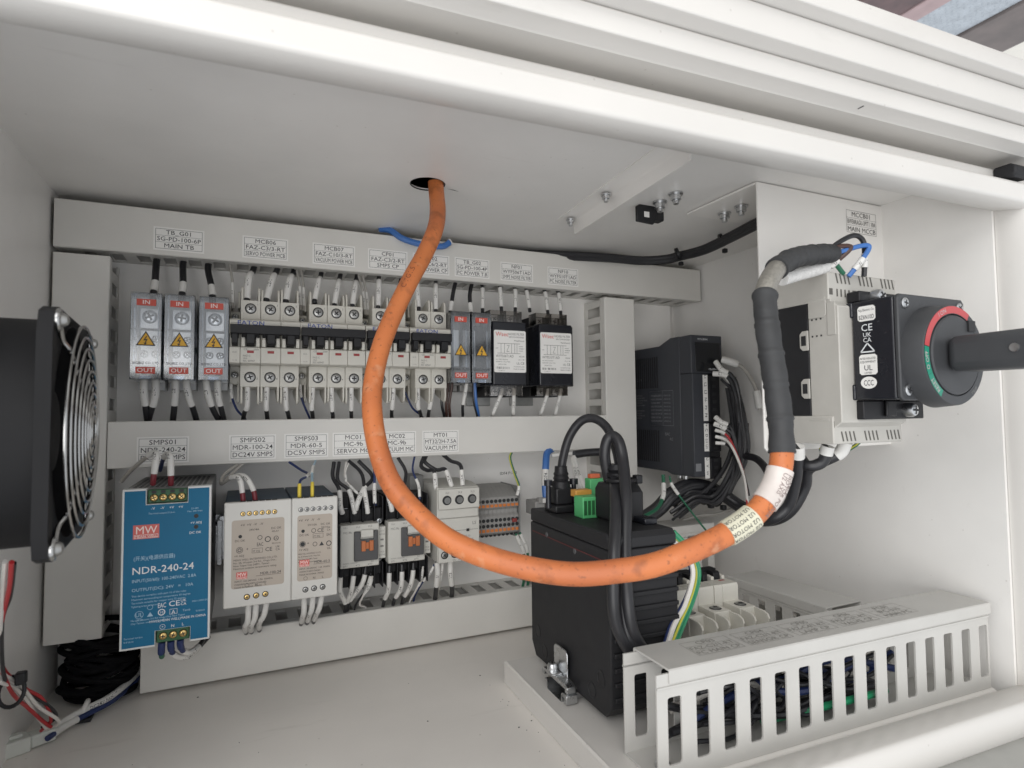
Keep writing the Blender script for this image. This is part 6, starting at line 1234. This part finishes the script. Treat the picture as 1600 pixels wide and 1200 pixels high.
# plugs
s1_ = MB().box(6, 30, -42, -18, 134, 141).box(9, 26, -38, -22, 141, 156).build('cable_plug', BLACK, ct, bevel=1.5); MB().lathe((18, -30, 155), (0, 0, 1), [(0, 8.5), (6, 8), (7, 6.6), (9, 7.4), (11, 6.4), (13, 7), (15, 6), (20, 5.6)], 18).build('strain_relief', BLACK, ct); 
for x in (5, 31): MB().cyl((x, -30, 138), (x, -30, 158), 2.6, 2.2, 12).build('thumb_screw', BLACKG, ct); MB().cyl((x, -30, 158), (x, -30, 163), 4.0, 4.0, 14).build('thumb_knob', BLACKG, ct)
gp = MB().box(16, 36, -74, -58, 134, 152).build('green_terminal_plug', GREENL, ct, bevel=.8)
for k in range(5): MB().box(17.0 + k * 3.8, 19.6 + k * 3.8, -74.1, -74.4, 137, 149).build('plug_slot', GREENC, gp)
MB().box(18, 34, -58, -48, 150, 156).build('orange_release', mat('amber_lever', (0.55, 0.28, 0.06), .45), ct, bevel=.6); MB().box(38, 52, -48, -38, 134, 164).build('green_terminal_plug', GREENL, ct, bevel=.8); MB().box(40, 50, -46, -40, 164, 168).build('orange_release', mat('orange_plug', (0.60, 0.13, 0.05), 0.45), ct, bevel=.6)
MB().prism([(-72, 134), (-72, 160), (-77, 165), (-96, 165), (-104, 158), (-104, 134)], 'x', 28, 57).build('large_plug', BLACKM, ct, bevel=3, seg=3)
MB().lathe((42, -88, 164), (0, 0, 1), [(0, 10), (3, 10), (4, 8.4), (6, 10.4), (9, 10.4), (10, 8.4), (12, 10), (16, 9)], 20).build('strain_relief', BLACK, ct)
MB().box(46, 58, -120, -60, 134, 139).build('card_slot', BLACKG, ct, bevel=1)
gC = 'black cables of the controller'
wire('black cable arching from the rear plug over the controller', WIREB, [(427.6,-200.0,-66.6), (429.5,-202.0,-48.4), (434.3,-206.0,-29.1), (442.0,-214.0,-15.1), (449.5,-224.0,-12.8), (455.1,-236.0,-20.8), (454.6,-250.0,-38.2), (447.0,-268.0,-60.8), (432.4,-290.0,-85.4), (418.1,-308.0,-114.8), (411.8,-318.0,-139.3), (412.7,-322.0,-165.4), (420.5,-326.0,-183.3)], 4.0, name='cable', cat='cable', group=gC, n=14)
wire('black cable folding over from the large plug of the controller', WIREB, [(443.5,-256.0,-65.5), (438.8,-257.0,-44.8), (441.0,-258.0,-30.9), (444.8,-262.0,-27.6), (446.3,-268.0,-33.8), (444.2,-276.0,-49.5), (432.1,-296.0,-74.7), (419.5,-312.0,-109.4), (413.4,-322.0,-138.5), (415.8,-324.0,-163.0), (427.5,-324.0,-183.0)], 4.7, name='cable', cat='cable', group=gC, n=14)
wire('third black cable running down the front of the controller', WIREB, [(444.7,-262.0,-61.2), (422.5,-296.0,-78.9), (405.9,-318.0,-106.8), (401.4,-322.0,-136.9), (404.2,-322.0,-159.6), (416.4,-324.0,-183.3)], 4.4, name='cable', cat='cable', group=gC, n=14)
o = thing('cable_tie', 'black cable tie round the controller cables', 'cable tie', (444.0,-274.0,-62.7)); MB().tube([Vector((math.cos(a) * 12, math.sin(a) * 10, 0)) for a in [i * math.pi / 12 for i in range(25)]], 1.6, 8, False).build('strap', BLACK, o); MB().box(9, 15, -8, -1, -3, 4).build('head', BLACK, o, bevel=1)
wire('black hose end lying behind the controller plugs', WIREB, [(506.1,-90.0,-55.0), (524.5,-92.0,-53.4), (543.6,-96.0,-53.1)], 4.6, name='cable', cat='cable', n=14)
for i, pp in enumerate((((468.9,-150.0,-53.3), (460.1,-170.0,-64.3), (453.8,-190.0,-78.7), (448.9,-205.0,-82.6)), ((471.2,-150.0,-52.1), (463.7,-170.0,-64.5), (458.0,-190.0,-77.7), (452.3,-205.0,-82.8)))):
    wire('white printed wire dropping to the green plug of the controller, %s' % ('left', 'right')[i], WIREW, list(pp), 1.6, [(0.05, 0.8, 'DC24V IN')], group='controller supply wires')
# wires in front of the tray breakers
for lab, m_, pp, st in (('blue wire in the bundle before the tray breakers', WIREN, ((474.0,-290.0,-112.3), (483.1,-296.0,-120.2), (489.7,-300.0,-130.3), (489.4,-303.0,-141.1), (476.9,-308.0,-155.6), (459.2,-314.0,-168.3), (448.0,-320.0,-178.7)), None), ('white wire in the bundle before the tray breakers', WIREW, ((475.4,-290.0,-108.3), (485.7,-296.0,-118.4), (489.4,-302.0,-128.7), (487.7,-305.0,-140.4), (475.2,-310.0,-157.3), (460.0,-316.0,-167.8), (448.8,-322.0,-178.1)), None), ('green and yellow wire in the bundle before the tray breakers', WIREGB, ((482.6,-286.0,-107.6), (491.7,-292.0,-118.8), (496.7,-298.0,-130.5), (494.2,-302.0,-142.0), (482.0,-308.0,-156.3), (466.5,-314.0,-169.4), (452.3,-322.0,-178.7)), WIREY), ('plain green wire in the bundle before the tray breakers', WIREGB, ((485.2,-286.0,-105.8), (495.7,-292.0,-119.2), (499.3,-298.0,-131.8), (496.1,-302.0,-143.7), (483.2,-308.0,-159.0), (468.8,-314.0,-172.1), (455.9,-322.0,-179.3)), None)):
    wire(lab, m_, list(pp), 2.0, stripe=st, group='wire bundle before the tray breakers')
# ducts on the tray
fd = thing('cable_duct', 'pale slotted duct with labelled cover along the front of the tray', 'cable duct', T(18, -212, -237.8), (0, 0, TA))
duct_mesh(fd, 330, 40, 69, 22.1, 10.6, off=8.0, pvc=PVCW, zs=(10, 51.5), cov_x=(9, 333), fillet=1.6)
for k in range(5):
    sticker(fd, (39 + k * 44.5, 8, 69.05), (1, 0, 0), (0, 1, 0), 42.5, 25, (('CP03', 'FAZ-C2/1-RT', 'PC MAIN CP'), ('CP04', 'FAZ-C2/1-RT', 'SENSOR CP'), ('CP05', 'FAZ-C4/1-RT', 'LAMP CP'), ('CP06', 'FAZ-C2/1-RT', 'VALVE CP'), ('PC01', 'IPC-310', 'MAIN PC'))[k], paper=False, ink=mat('faint_label_ink', (0.30, 0.29, 0.27), .6))
mb = MB(); screw(mb, (14, 16, 1.5), (0, 0, 1), 5, 3.2); mb.build('base_screw', [STEEL, SCREWDK], fd)
for i, (m_, nm, pp) in enumerate(((WIREN, 'navy', ((60, -190, 22), (110, -186, 30), (160, -196, 26), (220, -188, 32), (260, -195, 24))), (WIREB, 'black', ((40, -186, 34), (80, -190, 22), (140, -198, 14), (200, -192, 16), (250, -190, 12))), (WIREGB, 'green', ((120, -192, 10), (170, -200, 14), (210, -204, 16), (240, -198, 12))), (WIREB, 'second black', ((50, -182, 12), (110, -184, 16), (170, -186, 12), (230, -184, 20))), (WIREN, 'second navy', ((90, -184, 38), (140, -190, 34), (200, -186, 38), (270, -192, 20))), (WIREGY, 'grey', ((50, -180, 26), (100, -190, 40), (150, -186, 22), (230, -190, 28))), (WIREB, 'third black', ((45, -178, 8), (120, -182, 26), (190, -180, 30), (255, -186, 8))), (WIREN, 'third navy', ((80, -182, 20), (150, -180, 42), (215, -190, 22), (262, -188, 34))), (WIREB, 'fourth black', ((60, -186, 42), (130, -180, 8), (200, -184, 6), (240, -180, 10))))):
    wire('%s wire lying inside the front tray duct' % nm, m_, [T(p[0], p[1], -238 + p[2]) for p in pp], 2.7, group='wires inside the front duct')
for k in range(9):
    x0, x1 = random.uniform(40, 110), random.uniform(180, 262); n_ = 4
    wire('thin black wire among the tangle inside the front tray duct', WIREB, [T(x0 + (x1 - x0) * i / n_, random.uniform(-203, -180), -238 + random.uniform(6, 44)) for i in range(n_ + 1)], 1.6, group='black wires inside the front duct')
sd_ = thing('cable_duct', 'pale slotted duct running into the depth of the tray by the right wall', 'cable duct', T(312, -124, -237.8), (0, 0, TA + math.radians(90 + 2.5)))
duct_mesh(sd_, 122, 48, 51, 21.0, 9.0, off=8.0, pvc=PVCW, zs=(14, 37), cov_x=(0, 122), fillet=1.4)
bd = thing('cable_duct', 'short pale duct end with a label behind the orange cable', 'cable duct', (585, -104, -216), (0, 0, 0))
duct_mesh(bd, 112, 42, 70, 21.5, 10, pvc=PVC)
sticker(bd, (48, -0.1, 38), (1, 0, 0), (0, 0, 1), 26, 20, ('', '', ''), paper=False, ink=INKG)

# ------------------------------------------------------------------ servo drive wiring
gS = 'servo drive wires'
for lab, m_, pp, rr, sl in (('first black servo supply wire with white marker', WIREB, ((670.6,-142.0,51.2), (672.5,-150.0,40.8), (680.2,-156.0,34.5), (687.5,-158.0,20.3), (692.2,-158.0,-13.4), (699.0,-156.0,-43.5), (697.9,-150.0,-73.9), (688.6,-140.0,-104.4)), 2.6, [(0.0, 0.12, 'L1')]), ('second black servo supply wire with white marker', WIREB, ((666.2,-142.0,36.7), (672.3,-150.0,35.5), (678.1,-156.0,30.0), (685.2,-158.0,10.5), (689.9,-158.0,-20.9), (696.7,-154.0,-51.1), (693.4,-146.0,-85.3), (682.4,-136.0,-108.3)), 2.6, [(0.0, 0.10, 'L2')]), ('third black servo supply wire with white marker', WIREB, ((676.1,-142.0,39.9), (680.0,-152.0,30.3), (685.4,-156.0,16.6), (687.2,-158.0,-13.4), (693.8,-152.0,-51.0), (689.3,-144.0,-89.0), (676.2,-134.0,-111.9)), 2.6, [(0.02, 0.12, 'L3')]),
                            ('black servo control wire with white marker', WIREB, ((668.3,-142.0,-14.6), (670.3,-150.0,-20.6), (679.8,-154.0,-26.7), (686.8,-154.0,-50.7), (691.6,-148.0,-81.2), (686.6,-140.0,-104.3)), 2.4, [(0.0, 0.16, 'L11')]), ('second black servo control wire with white marker', WIREB, ((666.1,-142.0,-22.1), (672.0,-150.0,-26.6), (681.5,-154.0,-35.7), (686.5,-152.0,-58.3), (685.3,-146.0,-88.6)), 2.4, [(0.0, 0.18, 'L21')]),
                            ('red motor phase wire curving down from the servo drive', WIRER, ((667.7,-142.0,-29.7), (671.8,-150.0,-32.6), (675.4,-156.0,-39.9), (680.6,-160.0,-56.1), (685.6,-164.0,-75.9), (686.6,-168.0,-97.4), (683.7,-172.0,-116.3)), 1.5, [(0.0, 0.12, '')]), ('white motor phase wire curving down from the servo drive', WIREW, ((667.5,-142.0,-37.2), (673.4,-150.0,-40.0), (675.2,-158.0,-47.2), (681.3,-162.0,-63.4), (686.2,-166.0,-85.2), (684.6,-172.0,-116.3)), 1.5, [(0.0, 0.14, '')]), ('black motor phase wire curving down from the servo drive', WIREB, ((667.2,-142.0,-44.6), (675.2,-150.0,-46.0), (678.8,-156.0,-53.3), (687.8,-160.0,-72.6), (689.7,-166.0,-94.2), (690.2,-168.0,-104.9)), 1.5, [(0.0, 0.14, '')])):
    wire(lab, m_, list(pp), rr, sl, group=gS)
wire('grey communication cable with moulded plug right of the servo drive', WIREGY, [(682.5,-140.0,54.0), (689.6,-148.0,50.4), (702.5,-152.0,44.3), (714.1,-154.0,29.1), (719.6,-156.0,15.3), (721.8,-158.0,-6.2)], 2.2, name='cable', cat='cable', sleeves=[(0.72, 0.98, '', 2.6), (0.0, 0.22, '', 2.2)])
wire('green earth wire with marker under the servo drive, thick', WIREG, [(619.2,-105.0,-82.8), (617.4,-108.0,-94.5), (612.9,-112.0,-107.3), (600.2,-116.0,-120.0), (577.1,-120.0,-127.1)], 2.2, [(0.14, 0.44, 'E')], group='servo earth wires')
wire('thin green earth wire with marker under the servo drive', WIREG, [(621.4,-114.0,-83.6), (621.6,-118.0,-93.7), (629.3,-124.0,-108.4), (646.2,-130.0,-132.6), (659.3,-134.0,-149.4), (670.6,-138.0,-163.1)], 1.1, [(0.08, 0.24, 'E', 0.9)], group='servo earth wires')
bn = thing('cable_bundle', 'thick taped black cable bundle looping under the servo drive', 'cable bundle')
for k in range(6):
    j = Vector((random.uniform(-4, 4), random.uniform(-5, 5), random.uniform(-4, 4)))
    pp = [(592.7,-100.0,-134.4), (613.2,-104.0,-122.7), (631.3,-108.0,-106.0), (655.3,-112.0,-96.4), (679.6,-118.0,-100.2), (696.9,-126.0,-110.5), (708.1,-140.0,-122.5), (712.2,-165.0,-129.7)]
    MB().tube(spline([Vector(p) + j for p in pp], 8), 5.2, 12).build('cable', WIREB, bn)
for k in range(5):
    j = Vector((random.uniform(-5, 5), random.uniform(-4, 4), 0)); pp = [(685.9,-148.0,32.1), (690.5,-150.0,-5.8), (695.0,-148.0,-43.7), (693.7,-142.0,-78.1), (686.3,-132.0,-105.2), (672.1,-120.0,-121.0)]
    MB().tube(spline([Vector(p) + j for p in pp], 8), 3.6, 10).build('cable', WIREB, bn)
for k in range(9):
    j = Vector((random.uniform(-8, 8), random.uniform(-6, 6), random.uniform(-6, 6))); q0 = [(679.9,-146.0,32.1), (691.3,-152.0,15.3), (699.8,-152.0,-24.9), (700.6,-148.0,-55.3), (687.3,-142.0,-87.6), (674.4,-132.0,-106.0), (652.8,-120.0,-110.5), (628.8,-108.0,-127.0)]
    MB().tube(spline([Vector(p) + j + Vector((random.uniform(-4, 4), random.uniform(-3, 3), random.uniform(-4, 4))) for p in q0[random.choice((0, 1, 2)):]], 8), random.choice((1.6, 2.2, 2.8)), 8).build('cable', WIREB, bn)
for p in ((683.9,-126.0,-109.6), (670.6,-120.0,-107.1)): MB().lathe(Vector(p) - Vector((4, 0, 0)), (0.9, -0.2, -0.4), [(0, 12), (4.5, 12)], 18).build('cable_tie', BLACK, bn); MB().box(p[0] - 2, p[0] + 4, p[1] - 10, p[1] - 4, p[2] - 16, p[2] - 10).build('tie_head', BLACK, bn, bevel=1)
wire('black cable leaving the bundle towards the main switch', WIREB, [(700.4,-150.0,-60.4), (699.7,-170.0,-62.1), (692.7,-190.0,-70.5), (684.5,-205.0,-84.2), (674.6,-215.0,-101.6)], 4.2, name='cable', cat='cable', n=14)
wire('grey cable lying on the floor behind the tray duct', WIREGY, [(671.4,-70.0,-148.0), (692.1,-80.0,-140.9), (712.7,-92.0,-138.3), (727.1,-105.0,-131.1)], 2.0, name='cable', cat='cable')
